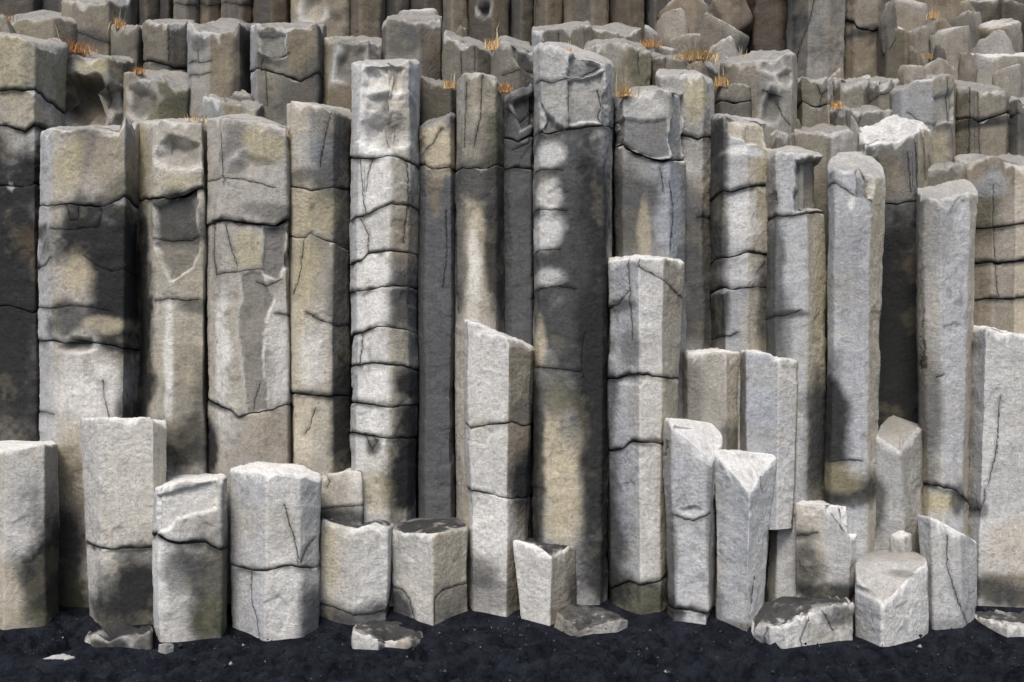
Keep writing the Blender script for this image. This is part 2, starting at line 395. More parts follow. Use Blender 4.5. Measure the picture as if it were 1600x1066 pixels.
# ------------------------------------------------------------------ loose broken stones
_ico = {}
def ico(s):
    if s not in _ico:
        bm = bmesh.new(); bmesh.ops.create_icosphere(bm, subdivisions=s, radius=1)
        _ico[s] = (np.array([v.co[:] for v in bm.verts]), np.array([[v.index for v in f.verts] for f in bm.faces])); bm.free()
    return _ico[s]
def rock(label, box, d, seed, tone='n', mix=(), thick=.8, np_=11, sub=5, planes=(), name='broken_stone', sink=0.0, ttone='p', group=None, tilt=1.0, amp=1.0):
    """an angular stone that fills the photo box (x0, y0, x1, y1) at depth d; planes: extra (nx, ny, nz, h) cuts"""
    D_, T_ = ico(sub); rs = np.random.RandomState(seed)
    Nn = rs.normal(size=(max(3, np_ - 6), 3)); Nn /= np.linalg.norm(Nn, axis=1)[:, None]; hh = rs.uniform(.78, 1.05, len(Nn))
    from mathutils import Euler
    E = np.array(Euler((rs.uniform(-.45, .45)*tilt, rs.uniform(-.5, .5)*tilt, rs.uniform(-.8, .8))).to_matrix())
    ext = np.array([(1, 0, 0), (-1, 0, 0), (0, 1, 0), (0, -1, 0), (0, 0, 1), (0, 0, -1), (.7, .7, 0), (-.7, -.7, 0)], float) @ E.T
    eh = np.concatenate([rs.uniform(.55, .8, 4), rs.uniform(.6, .75, 2), rs.uniform(.6, .9, 2)])
    if len(planes):
        pe = np.array([p[:3] for p in planes], float); pe /= np.linalg.norm(pe, axis=1)[:, None]
        ext = np.concatenate([ext, pe]); eh = np.concatenate([eh, [p[3] for p in planes]])
    A = np.concatenate([Nn, ext]); h = np.concatenate([hh, eh])
    q = np.clip(D_ @ A.T, 0, None) / h
    pw = 70.0; r = (q ** pw).sum(1) ** (-1/pw)
    V = D_ * r[:, None]
    x0, y0, x1, y1 = box
    lo, hi_ = V.min(0), V.max(0)
    wx, wz = PX(x1, d) - PX(x0, d), PZ(y0, d) - PZ(y1, d)
    sc = np.array([wx/(hi_[0]-lo[0]), thick*.5*(wx+wz)/(hi_[1]-lo[1]), (wz+sink)/(hi_[2]-lo[2])])
    V = (V - lo) * sc
    loc = np.array([PX(.5*(x0+x1), d), d + .5*V[:, 1].max(), PZ(y1, d) - sink])
    V = V - np.array([.5*V[:, 0].max(), .5*V[:, 1].max(), 0])
    s = min(wx, wz) * 1.2 + .05; p = V + loc
    nr = D_ / sc; nr /= np.linalg.norm(nr, axis=1)[:, None]
    V = V + nr * (amp*.03*s*fbm(p, 3.2/s, 3, seed) + amp*.012*s*(1-2*np.abs(noise(p, 11/s, 4))) + .003*noise(p, 45, 6))[:, None]
    if d < 7.6 and sink > 0:
        x0_, x1_ = loc[0] - .5*wx, loc[0] + .5*wx; FEET.append([(x0_, loc[1]), (x0_ + .15*wx, d + .04), (x1_ - .15*wx, d + .04), (x1_, loc[1])])
    fnrm = np.cross(V[T_[:, 1]]-V[T_[:, 0]], V[T_[:, 2]]-V[T_[:, 0]]); nr = np.zeros_like(V)
    for q_ in range(3): np.add.at(nr, T_[:, q_], fnrm)
    nr /= np.linalg.norm(nr, axis=1)[:, None] + 1e-12
    c = np.broadcast_to(PAL[tone][None], (len(V), 3)).copy()
    def blend(key, m):
        nonlocal c
        c = c + (PAL[key][None] - c) * np.clip(m, 0, 1)[:, None]
    lo_ = fbm(p, 3, 3, 31); hi2 = fbm(p, 15, 3, 41)
    blend('p', .45*sst(0, .5, lo_)); blend('d', .4*sst(.1, .5, -lo_+.3*hi2)); blend('w', .3*sst(0, .4, fbm(p, 4, 2, 47)))
    for k, a in mix: blend(k, a*(1+.3*lo_))
    if ttone: blend(ttone, (.95 if ttone in 'kd' else .45)*sst(.5, .8, nr[:, 2] + .25*hi2) * (.85+.4*hi2))
    blend('k', .3*sst(.2, .5, hi2))
    me = make_mesh(name, V, np.zeros((0, 4), int), (), {'Col': np.clip(c, .01, .8), 'cr': np.ones(len(V)), 'crm': np.zeros(len(V))}, tris=T_)
    o = link(name, me, BASALT, loc=loc); tag(o, label, 'rock', group)
    return o

# ------------------------------------------------------------------ ground: black sand, one sheet
def sand_z(x, y):
    p = np.stack([x, y, np.zeros_like(x)], 1)
    near = np.exp(-((np.maximum(np.abs(x) - 7, 0)) / 6)**2) * np.exp(-(np.maximum(np.abs(y - 6.5) - 4, 0) / 6)**2)
    z = .15 * sst(7.15, 8.0, y) + .03 * fbm(p, 1.3, 2, 71)
    tr = .05 * fbm(p, (5, 7, 1), 2, 73) + .030 * (1 - 2*np.abs(noise(p, (4, 9, 1), 75))) * sst(7.9, 7.3, y) + .018 * fbm(p, (14, 18, 1), 3, 77) + .004*noise(p, 55, 79)
    # shallow trodden hollows
    tr = tr - .06 * sst(.2, .5, noise(p, (3.4, 4.4, 1), 81)) - .035 * sst(.25, .5, noise(p, (6.1, 8, 1), 83))
    return z + 2.1 * tr * near * (.35 + .65*sst(7.9, 7.3, y)) - .02
def ground():
    def axis(c0, c1, st, far):
        a = list(np.arange(c0, c1 + 1e-6, st)); g = st
        while a[-1] < far: g *= 1.35; a.append(a[-1] + g)
        b = []; g = st; q = c0
        while q > -far: g *= 1.35; q -= g; b.append(q)
        return np.array(b[::-1] + a)
    xs = axis(-5.2, 5.2, .02, 500); ys = axis(5.6, 8.6, .014, 500)
    X, Y = np.meshgrid(xs, ys); x, y = X.ravel(), Y.ravel()
    V = np.stack([x, y, sand_z(x, y)], 1)
    idx = np.arange(len(x)).reshape(len(ys), len(xs))
    Q = np.stack([idx[:-1, :-1], idx[:-1, 1:], idx[1:, 1:], idx[1:, :-1]], -1).reshape(-1, 4)
    m, t, bs, N = nodes('black_sand'); L = t.links.new
    geo = N('ShaderNodeNewGeometry')
    def nz(scale, det=3):
        n = N('ShaderNodeTexNoise'); n.inputs['Scale'].default_value = scale; n.inputs['Detail'].default_value = det; n.inputs['Roughness'].default_value = .65
        L(geo.outputs['Position'], n.inputs['Vector']); return n.outputs[0]
    g = nz(210, 2); b_ = nz(7, 4); md = nz(38, 3)
    vo = N('ShaderNodeTexVoronoi'); vo.inputs['Scale'].default_value = 95; L(geo.outputs['Position'], vo.inputs['Vector'])
    sep = N('ShaderNodeSeparateColor'); L(vo.outputs['Color'], sep.inputs[0])
    sp = math_n(t, 'MULTIPLY', math_n(t, 'GREATER_THAN', sep.outputs[0], math_n(t, 'SUBTRACT', 1.03, map_n(t, b_, .4, .7, .03, .045))), map_n(t, vo.outputs['Distance'], .22, .4, 1, 0))
    cr = N('ShaderNodeValToRGB'); cr.color_ramp.elements[0].position = .32; cr.color_ramp.elements[0].color = (.0028, .0033, .0052, 1)
    cr.color_ramp.elements[1].position = .7; cr.color_ramp.elements[1].color = (.021, .0235, .031, 1)
    L(math_n(t, 'ADD', math_n(t, 'ADD', math_n(t, 'MULTIPLY', g, .5), math_n(t, 'MULTIPLY', md, .3)), math_n(t, 'MULTIPLY', math_n(t, 'SUBTRACT', b_, .4), .8)), cr.inputs[0])
    mx = N('ShaderNodeMix', data_type='RGBA'); L(sp, mx.inputs[0]); L(cr.outputs[0], mx.inputs[6]); mx.inputs[7].default_value = (.16, .17, .19, 1)
    L(mx.outputs[2], bs.inputs['Base Color']); bs.inputs['Roughness'].default_value = .95; bs.inputs['Specular IOR Level'].default_value = .06
    bp = N('ShaderNodeBump'); bp.inputs['Distance'].default_value = 1; bp.inputs['Strength'].default_value = .9
    L(math_n(t, 'ADD', math_n(t, 'MULTIPLY', g, .006), math_n(t, 'MULTIPLY', md, .022)), bp.inputs['Height']); L(bp.outputs[0], bs.inputs['Normal'])
    o = link('ground', make_mesh('ground', V, Q), m); o['kind'] = 'structure'; o['label'] = 'black volcanic sand in front of the columns'
    return o
GROUND = ground()

# the rock mass the columns stand against, rising behind them in steps
def hillside():
    prof = [(8.85, -.6), (8.95, 1.6), (9.15, 3.2), (9.6, 4.0), (9.9, 4.7), (10.6, 5.3), (11.6, 6.0), (13.2, 6.6), (13.5, 14), (20, 17), (60, 20)]
    xs = np.linspace(-30, 30, 300); ts = np.linspace(0, len(prof)-1, 160)
    py = np.interp(ts, range(len(prof)), [p[0] for p in prof]); pz = np.interp(ts, range(len(prof)), [p[1] for p in prof])
    X, T = np.meshgrid(xs, np.arange(len(ts))); x = X.ravel(); y = py[T.ravel()]; z = pz[T.ravel()]
    V = np.stack([x, y, z], 1); dn = fbm(V, 1.3, 3, 91); V[:, 1] += .12*dn; V[:, 2] += .12*noise(V, 2.2, 92)
    idx = np.arange(len(x)).reshape(len(ts), len(xs))
    Q = np.stack([idx[:-1, :-1], idx[:-1, 1:], idx[1:, 1:], idx[1:, :-1]], -1).reshape(-1, 4)
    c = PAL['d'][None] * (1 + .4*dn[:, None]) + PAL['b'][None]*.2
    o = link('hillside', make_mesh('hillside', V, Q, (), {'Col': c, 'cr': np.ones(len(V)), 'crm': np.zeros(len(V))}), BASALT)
    o['kind'] = 'structure'; o['label'] = 'dark rock slope behind the columns'
hillside()

# ------------------------------------------------------------------ front row of short columns and blocks
A = dict(res=.0115)
GA = 'short columns along the foot of the cliff'
col('short pale column cut off by the left picture edge, darker at lower right', 7.5,
    [(-75, .28), (8, 0), (70, .05), (90, .22)], [(-75, 705), (0, 705), (20, 700), (90, 692)], back=[(-60, 686), (0, 690), (90, 688)],
    stains=[(70, 900, 34, 105, .9, 'k'), (30, 970, 50, 40, .5, 'g'), (10, 930, 20, 60, .5, 'w')], fac=[('y', .25), None, ('d', .5)], mix=[('p', .35)], D=.45, skew=-0.22, group=GA, **A)
col('upright cream block with one joint low down, second from left along the sand', 7.45,
    [(121, .16), (150, 0), (240, .05), (264, .17)], [(121, 655), (150, 654), (232, 652), (245, 658), (264, 668)], back=[(121, 650), (264, 660)],
    bot=[136, 160, 244, 266], joints=[[(126, 850), (150, 857), (180, 859), (238, 856)]],
    stains=[(215, 925, 50, 60, .9, 'k'), (180, 960, 60, 30, .8, 'k'), (190, 870, 14, 8, .5, 'd')], mix=[('p', .4), ('w', .25)], fac=[('c', .35), None, ('w', .4)], D=.45, skew=-0.18, group=GA, **A)
col('squat block with a gaping wedge-shaped crack across its middle and a broken slanting top', 7.27,
    [(237, .16), (248, 0), (345, .04), (356, .2)], [(237, 765), (248, 762), (290, 752), (345, 748), (356, 752)], back=[(237, 748), (290, 742), (356, 740)],
    joints=[[(237, 838), (246, 834), (262, 845), (285, 849), (320, 846), (356, 853)]], gap=.022,
    flakes=[([(246, 772), (300, 757), (358, 745), (358, 790), (318, 806), (278, 816), (270, 830), (244, 834)], .035, 'p')],
    stains=[(330, 930, 45, 75, .75, 'k'), (330, 970, 40, 40, .7, 'g'), (290, 900, 40, 25, .5, 'd'), (245, 900, 18, 60, .6, 'p')], mix=[('p', .3)], fac=[('c', .5), None, ('d', .4)], D=.5, skew=-0.15, group=GA, **A)
col('broad pale block with bluish left face and curved joint, beside the squat cracked block', 7.3,
    [(354, .17), (416, 0), (470, .05), (500, .2)], [(354, 735), (385, 737), (430, 742), (475, 745), (500, 752)], back=[(354, 724), (420, 722), (475, 724), (500, 734)],
    bot=[362, 412, 470, 496], joints=[[(354, 880), (385, 891), (418, 892), (455, 882), (500, 887)]],
    cracks=[[(445, 790), (456, 830), (465, 862), (466, 880)], [(490, 842), (478, 858), (472, 878)], [(392, 895), (392, 935), (402, 965), (405, 1000)]],
    fac=[('c', .55), ('p', .45), ('p', .2)], stains=[(490, 960, 18, 40, .7, 'd'), (440, 830, 26, 30, .4, 'n')], mix=[('p', .35)], rnd=5, D=.5, skew=-0.1, group=GA, **A)
col('tan and white stump with sand on top, right of the broad bluish-sided block', 7.6,
    [(499, .1), (553, 0), (606, .06), (613, .2)], [(499, 812), (515, 816), (540, 826), (560, 828), (585, 818), (613, 822)], back=[(499, 806), (613, 810)],
    cracks=[[(497, 943), (525, 950), (553, 962), (580, 960), (612, 948)]], ttone='k',
    stains=[(520, 975, 50, 26, .85, 'd'), (590, 965, 30, 22, .75, 'd'), (512, 880, 22, 70, .5, 'w')], mix=[('p', .4)], D=.42, group=GA, **A)
col('sharp-ridged stump with dark sandy top and white left face, right of the tan stump', 7.55,
    [(611, .2), (677, 0), (734, .2)], [(611, 828), (640, 833), (677, 834), (705, 832), (734, 828)], back=[(611, 807), (734, 810)], ttone='k',
    cracks=[[(612, 917), (628, 922), (638, 936), (646, 970)], [(681, 985), (681, 935), (695, 922), (735, 911)]],
    fac=[('p', .5), ('w', .6)], stains=[(620, 950, 20, 35, .85, 'd'), (712, 950, 25, 38, .5, 'd')], D=.42, rnd=2, group=GA, **A)
col('low pale stub peeping out between the broad block and the tall many-jointed column', 7.95,
    [(500, .1), (565, 0), (572, .15)], [(500, 744), (520, 741), (571, 735)], back=[(500, 734), (571, 731)], cracks=[[(500, 796), (530, 792), (572, 786)], [(508, 742), (516, 752), (512, 762)]],
    stains=[(535, 805, 50, 16, .8, 'd')], mix=[('w', .3), ('p', .2)], D=.3, group=GA, res=.014)
col('tall slant-topped block with white left face and tan right face, at picture centre', 7.8,
    [(721, .16), (729, .06), (797, 0), (832, .14), (838, .24)], [(721, 501), (735, 503), (760, 512), (797, 531), (815, 532), (838, 548)], back=[(721, 498), (838, 538)],
    bot=[735, 742, 790, 812, 820], joints=[[(721, 655), (734, 668), (765, 665), (800, 659), (820, 666), (838, 662)], [(721, 762), (735, 766), (760, 770), (797, 781), (838, 776)]],
    fac=[('p', .5), ('p', .65), ('t', .62), ('t', .7)], stains=[(745, 895, 34, 22, .65, 'd'), (760, 935, 40, 26, .5, 'd'), (825, 745, 22, 45, .85, 'k'), (820, 640, 22, 18, .5, 'd'), (765, 820, 36, 50, .5, 'p')], group=GA, rnd=2, **A)
col('small angular stump with chipped corner and dark top, just right of picture centre', 7.62,
    [(799, .08), (864, 0), (902, .2)], [(799, 844), (902, 852)], back=[(799, 838), (902, 847)], cut=[(820, 845), (864, 871), (893, 853)], bot=[816, 858, 905],
    ttone='k', fac=[('p', .6), ('w', .45)], stains=[(898, 920, 12, 40, .7, 'k')], D=.4, rnd=2, skew=0.04, group=GA, **A)
col('tall pale four-faced column with cracked top corner, standing forward right of centre', 7.75,
    [(948, .2), (983, .06), (998, 0), (1038, .02), (1073, .2)], [(948, 408), (983, 403), (998, 402), (1040, 404), (1073, 408)], back=[(948, 402), (1000, 397), (1073, 402)],
    bot=[955, 990, 1003, 1030, 1045], joints=[[(948, 592), (970, 590), (985, 584), (1035, 590), (1073, 591)], [(948, 706), (975, 702), (990, 689), (1020, 691), (1073, 700)], [(948, 925), (985, 910), (1000, 914), (1040, 905)]],
    cracks=[[(999, 402), (998, 417), (1012, 425), (1038, 438), (1073, 470)], [(981, 405), (983, 440), (986, 500), (987, 532)], [(948, 482), (965, 476), (983, 455)]],
    fac=[('c', .7), ('c', .5), ('p', .6), ('w', .45)], stains=[(965, 480, 18, 10, .7, 'd'), (950, 620, 12, 60, .7, 'd'), (955, 840, 20, 90, .75, 'k'), (952, 720, 16, 40, .6, 'd'), (985, 545, 12, 30, .5, 'd'), (1000, 940, 50, 26, .8, 'g'), (960, 915, 26, 30, .8, 'k')], rnd=2, group=GA, **A)
col('slim white-topped column with bluish front, leaning against the four-faced column', 7.5,
    [(1037, .16), (1050, .04), (1112, 0), (1129, .26)], [(1037, 655), (1129, 664)], back=[(1037, 651), (1129, 660)], cut=[(1047, 660), (1112, 722), (1129, 690)],
    bot=[1044, 1054, 1104, 1114], joints=[[(1040, 948), (1060, 953), (1085, 955), (1129, 952)]],
    cracks=[[(1053, 805), (1070, 812), (1084, 814), (1112, 802)], [(1046, 690), (1044, 712)], [(1092, 685), (1108, 715)]],
    fac=[('d', .3), ('c', .55), ('p', .5)], scoops=[(1082, 800, 20, 10, .02)], mix=[('p', .35)], stains=[(1045, 880, 9, 110, .6, 'd'), (1050, 960, 14, 30, .7, 'k'), (1112, 840, 7, 110, .5, 'd')], topamp=.012, skew=0.12, group=GA, **A)
col('bluish column with white slanting top and smooth white right face, beside the slim column', 7.4,
    [(1113, .14), (1172, 0), (1216, .3)], [(1113, 704), (1216, 711)], back=[(1113, 700), (1216, 707)], cut=[(1119, 708), (1172, 770), (1216, 716)],
    bot=[1117, 1168, 1186], cracks=[[(1190, 730), (1191, 755), (1194, 772)], [(1182, 905), (1178, 945)]],
    fac=[('c', .6), ('p', .75)], mix=[('p', .25)], stains=[(1175, 715, 20, 5, .6, 'd'), (1150, 985, 40, 14, .6, 'g'), (1118, 960, 10, 50, .5, 'd')], topamp=.012, rnd=2, D=.42, skew=0.14, group=GA, **A)
col('short wide block with pale wedge broken off its right corner, above the low boulder', 7.7,
    [(1242, .12), (1290, .03), (1332, 0), (1351, .16)], [(1242, 785), (1275, 788), (1310, 792), (1351, 796)], back=[(1242, 776), (1351, 786)],
    flakes=[([(1284, 780), (1358, 780), (1352, 815), (1335, 848), (1322, 838), (1308, 818), (1290, 800)], .085, 'p')],
    cracks=[[(1246, 838), (1262, 836), (1277, 833)], [(1302, 806), (1318, 830)]], fac=[('w', .3), ('c', .35), ('p', .5)], mix=[('p', .3)],
    bot=[1240, 1290, 1322, 1338], stains=[(1255, 905, 22, 40, .7, 'k'), (1300, 930, 60, 16, .8, 'k'), (1250, 838, 22, 8, .6, 'd')], D=.4, skew=.2, topamp=.012, group=GA, **A)
col('leaning pentagonal block with smooth brown-grey top and right face, bluish left face', 7.85,
    [(1366, .1), (1404, 0), (1436, .12), (1442, .22)], [(1366, 680), (1404, 690), (1436, 668)], back=[(1376, 660), (1392, 648), (1436, 662)], cut=[(1368, 682), (1404, 708), (1434, 670)],
    bot=[1360, 1418, 1448, 1454], base=.55, fac=[('c', .6), ('n', .3), ('t', .2)], ttone='n', mix=[('w', .15), ('p', .12)], topamp=.006, rough=.6, D=.3, rnd=2, skew=0.14, group=GA, res=.012,
    stains=[(1366, 790, 12, 50, .7, 'k')])
col('chunky front block with black-sanded sloping top, nearest the camera at lower right', 7.08,
    [(1335, .22), (1378, 0), (1450, .26)], [(1335, 893), (1378, 900), (1450, 878)], back=[(1335, 862), (1400, 856), (1450, 862)], cut=[(1340, 906), (1378, 945), (1436, 892)],
    ttone='n', fac=[('c', .45), ('p', .5)], mix=[('p', .25)], scoops=[(1377, 930, 16, 9, .03, 'k')],
    stains=[(1400, 872, 55, 12, .75, 'k'), (1415, 900, 22, 4, .8, 'k')], D=.5, rnd=2, topamp=.016, skew=0.2, group=GA, **A)
col('short white-topped column with a long crooked crack down its front, near right edge', 7.5,
    [(1430, .14), (1455, .02), (1500, 0), (1531, .12)], [(1430, 801), (1531, 815)], back=[(1430, 794), (1500, 797), (1531, 808)], cut=[(1440, 806), (1500, 832), (1530, 846)],
    bot=[1447, 1462, 1505, 1528], cracks=[[(1480, 838), (1479, 880), (1488, 915), (1502, 955), (1518, 990)]],
    fac=[('c', .6), ('c', .35), ('c', .2)], mix=[('p', .35)], stains=[(1475, 980, 40, 14, .4, 'd')], D=.45, skew=0.22, group=GA, **A)
col('wide pale blue-grey column cut by the right picture edge, with a slanting top', 7.9,
    [(1517, .18), (1540, .02), (1640, 0), (1690, .2)], [(1517, 514), (1535, 513), (1560, 514), (1600, 528), (1690, 548)], back=[(1517, 508), (1690, 535)],
    bot=[1502, 1526, 1640, 1690], cracks=[[(1508, 800), (1518, 778), (1535, 765)], [(1565, 620), (1558, 700), (1545, 760)]],
    fac=[('c', .6), ('p', .25), None], mix=[('c', .3), ('p', .25)], stains=[(1570, 920, 60, 24, .8, 'k'), (1515, 790, 8, 14, .6, 'd'), (1580, 850, 40, 50, .4, 'w')], group=GA, **A)
col('low tan-grey column standing behind the slim white-topped one', 7.95,
    [(1072, .12), (1135, 0), (1160, .15)], [(1072, 552), (1100, 551), (1135, 549), (1160, 548)], back=[(1072, 546), (1160, 545)], fac=[('n', .3), ('w', .6)], mix=[('w', .25), ('p', .15)],
    stains=[(1145, 690, 20, 26, .7, 'd'), (1078, 620, 14, 70, .4, 'd')], D=.4, group=GA, res=.013)
col('blue-fronted column with bright cream right face ending above a dark hollow', 7.85,
    [(1158, .14), (1166, .06), (1217, 0), (1247, .08), (1254, .18)], [(1158, 548), (1195, 549), (1217, 561), (1240, 562), (1254, 566)], back=[(1158, 544), (1254, 558)], base=.9,
    bot=[1160, 1170, 1214, 1238, 1244], fac=[('d', .3), ('c', .8), ('p', .7), ('w', .5)], D=.4, rnd=2, group=GA, res=.013)
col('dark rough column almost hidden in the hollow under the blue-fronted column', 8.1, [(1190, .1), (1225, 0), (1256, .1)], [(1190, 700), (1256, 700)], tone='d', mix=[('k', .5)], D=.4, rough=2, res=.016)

# ------------------------------------------------------------------ stones lying on the sand
G2 = 'stones half buried in the black sand'
col('low cracked boulder with sandy top, half buried between bluish column and front block', 7.05,
    [(1168, .24), (1200, .06), (1226, 0), (1262, .07), (1336, .12)], [(1168, 988), (1198, 978), (1226, 976), (1250, 964), (1290, 950), (1336, 946)], back=[(1172, 952), (1240, 931), (1300, 930), (1336, 936)],
    bot=[1178, 1208, 1230, 1262, 1330], ttone='k', cracks=[[(1200, 976), (1197, 1000), (1201, 1030)], [(1262, 966), (1250, 1000), (1255, 1025)], [(1285, 955), (1300, 985)]], mix=[('p', .3)], fac=[('c', .4), ('c', .2), ('p', .3), ('n', .2)],
    stains=[(1310, 960, 30, 14, .6, 'k'), (1175, 1010, 16, 20, .6, 'd')], name='boulder', cat='rock', group=G2, rough=1.8, topamp=.05, rnd=1, D=.5, skew=.12, **A)
col('dark-topped boulder at the foot of the right picture edge', 7.3, [(1529, .2), (1575, 0), (1650, .1), (1680, .3)], [(1529, 962), (1545, 970), (1575, 978), (1650, 985), (1680, 980)], back=[(1529, 945), (1680, 948)],
    ttone='k', mix=[('p', .2)], name='boulder', cat='rock', group=G2, rough=1.5, topamp=.05, rnd=2, D=.4, **A)
SL = dict(sub=6, name='flat_stone', group=G2, sink=.3, np_=12, tilt=.35)
col('half-buried slab with white corner and sand-covered top, below the two sandy stumps', 7.02,
    [(552, .03), (592, 0), (600, .08), (642, .05), (664, .22)], [(552, 984), (575, 992), (592, 1004), (600, 1008), (640, 1003), (664, 998)], back=[(552, 966), (610, 962), (664, 970)],
    ttone='k', fac=[('p', .5), ('d', .4), ('w', .25), ('d', .5)], stains=[(655, 1010, 20, 14, .8, 'k')], name='flat_stone', cat='rock', group=G2, rough=1.4, topamp=.035, rnd=1, D=.5, skew=-.06, **A)
col('battered low stone at the foot of the upright cream block, left', 7.02,
    [(130, .16), (150, 0), (205, .03), (236, .02)], [(130, 1000), (150, 992), (172, 1003), (196, 994), (212, 1000), (236, 986)], back=[(136, 976), (190, 962), (236, 968)],
    ttone='k', mix=[('d', .35)], stains=[(175, 1006, 30, 9, .7, 'k'), (225, 1010, 10, 16, .5, 'k')], name='flat_stone', cat='rock', group=G2, rough=2.0, topamp=.035, rnd=1, D=.5, skew=-.18, **A)
rock('thin flat slab with a broken pale rim, black sand on top, right of centre', (868, 958, 986, 995), 7.36, 79, mix=[('w', .1), ('d', .35)], thick=1.0, amp=1.1, ttone='k', planes=[(-.1, -.6, 1, .5), (.2, -1, .05, .5)], **SL)
rock('small rounded pebble in the sand beside the squat cracked block', (244, 1006, 268, 1026), 6.95, 5, mix=[('d', .4)], sub=4, name='pebble', sink=.03, group=G2)
rock('small pale stone wedged behind the front block, below the pentagonal block', (1397, 830, 1430, 860), 7.75, 18, mix=[('p', .3)], sub=4, tilt=.5, name='small_stone', sink=.3)
rock('long narrow pale stone ridge showing through the sand at lower left', (32, 1028, 113, 1047), 6.62, 12, mix=[('d', .6)], thick=.5, sub=5, name='narrow_stone', sink=.1, tilt=.4, amp=2, planes=[(-.3, -.3, 1, .4)], group=G2)

# ------------------------------------------------------------------ tall columns of the main wall
B = dict(res=.0135, ttone='n')
GB = 'tall columns of the main wall'
col('dark tall column at the left picture edge with an olive cracked cap', 8.3,
    [(-80, .2), (0, .02), (54, 0), (88, .2)], [(-80, 48), (0, 50), (25, 56), (45, 64), (56, 72), (75, 76), (88, 80)], back=[(-80, 40), (88, 66)],
    joints=[[(-80, 140), (0, 142), (52, 141), (64, 146), (74, 158), (88, 166)], [(-80, 192), (10, 196), (40, 206), (88, 205)], [(-80, 290), (40, 292), (88, 296)], [(-80, 480), (20, 478), (50, 490), (88, 488)]],
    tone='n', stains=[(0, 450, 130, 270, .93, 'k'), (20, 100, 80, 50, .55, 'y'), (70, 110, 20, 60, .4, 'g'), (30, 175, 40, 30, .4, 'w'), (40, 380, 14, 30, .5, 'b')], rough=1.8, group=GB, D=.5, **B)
col('broad column with a black lens-shaped gap and a dark band across its upper half, left', 8.05,
    [(62, .16), (82, .02), (140, 0), (196, .03), (212, .2)], [(62, 206), (75, 202), (110, 203), (140, 200), (185, 205), (212, 197)], back=[(62, 203), (212, 194)],
    bot=[54, 84, 140, 190, 202], joints=[[(60, 322), (80, 322), (110, 319), (135, 322), (165, 325), (212, 318)], [(56, 532), (85, 533), (100, 537), (120, 533), (150, 534), (180, 540), (212, 548)]], gap=.012,
    scoops=[(120, 540, 30, 13, .07, 'k')],
    cracks=[[(80, 358), (110, 360), (155, 356), (160, 335), (158, 325)], [(132, 400), (150, 415), (175, 425), (205, 425)], [(58, 420), (75, 415), (82, 402)], [(58, 480), (80, 483), (110, 478), (140, 480), (175, 488)], [(105, 322), (112, 345), (124, 345), (124, 325)], [(160, 595), (162, 625), (170, 655)], [(58, 643), (80, 648)]],
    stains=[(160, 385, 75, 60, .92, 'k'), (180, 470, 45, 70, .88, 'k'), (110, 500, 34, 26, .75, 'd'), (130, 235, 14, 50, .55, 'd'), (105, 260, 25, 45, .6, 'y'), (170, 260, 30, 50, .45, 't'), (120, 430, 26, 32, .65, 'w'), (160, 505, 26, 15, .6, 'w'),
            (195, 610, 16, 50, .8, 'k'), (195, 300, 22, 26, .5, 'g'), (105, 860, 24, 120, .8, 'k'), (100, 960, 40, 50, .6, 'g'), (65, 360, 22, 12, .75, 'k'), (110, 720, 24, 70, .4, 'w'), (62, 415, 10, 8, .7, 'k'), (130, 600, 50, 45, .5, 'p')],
    fac=[('c', .6), None, None, ('d', .4)], mix=[('w', .2), ('t', .14), ('p', .14)], rough=1.3, group=GB, **B)
col('column with a V-shaped flake broken from its face and an arched hollow near the top', 8.1,
    [(212, .28), (238, .06), (262, 0), (316, .03), (324, .2)], [(212, 192), (240, 189), (285, 190), (316, 192)], back=[(212, 188), (320, 187)], bot=[208, 236, 262, 318, 324],
    joints=[[(212, 312), (238, 310), (262, 309), (290, 304), (324, 306)]],
    flakes=[([(237, 318), (324, 308), (326, 404), (300, 420), (272, 441), (262, 444), (250, 415), (238, 384)], .06, 'd')],
    scoops=[(276, 240, 40, 26, .075, 'd')],
    cracks=[[(240, 470), (262, 466), (290, 470), (324, 474)], [(238, 372), (262, 376), (300, 374), (324, 376)]],
    stains=[(222, 400, 18, 100, .93, 'k'), (225, 560, 22, 120, .9, 'k'), (280, 345, 40, 40, .7, 'k'), (222, 250, 14, 60, .7, 'y'), (285, 275, 30, 20, .5, 'y'), (310, 480, 20, 12, .65, 'd'), (295, 700, 36, 40, .8, 'k'), (315, 620, 14, 60, .6, 'd'), (262, 560, 9, 90, .6, 'p'), (285, 225, 24, 30, .3, 'w')],  # black left side: shade of the deep gap put into the colour
    mix=[('w', .25)], rnd=2, group=GB, **B)
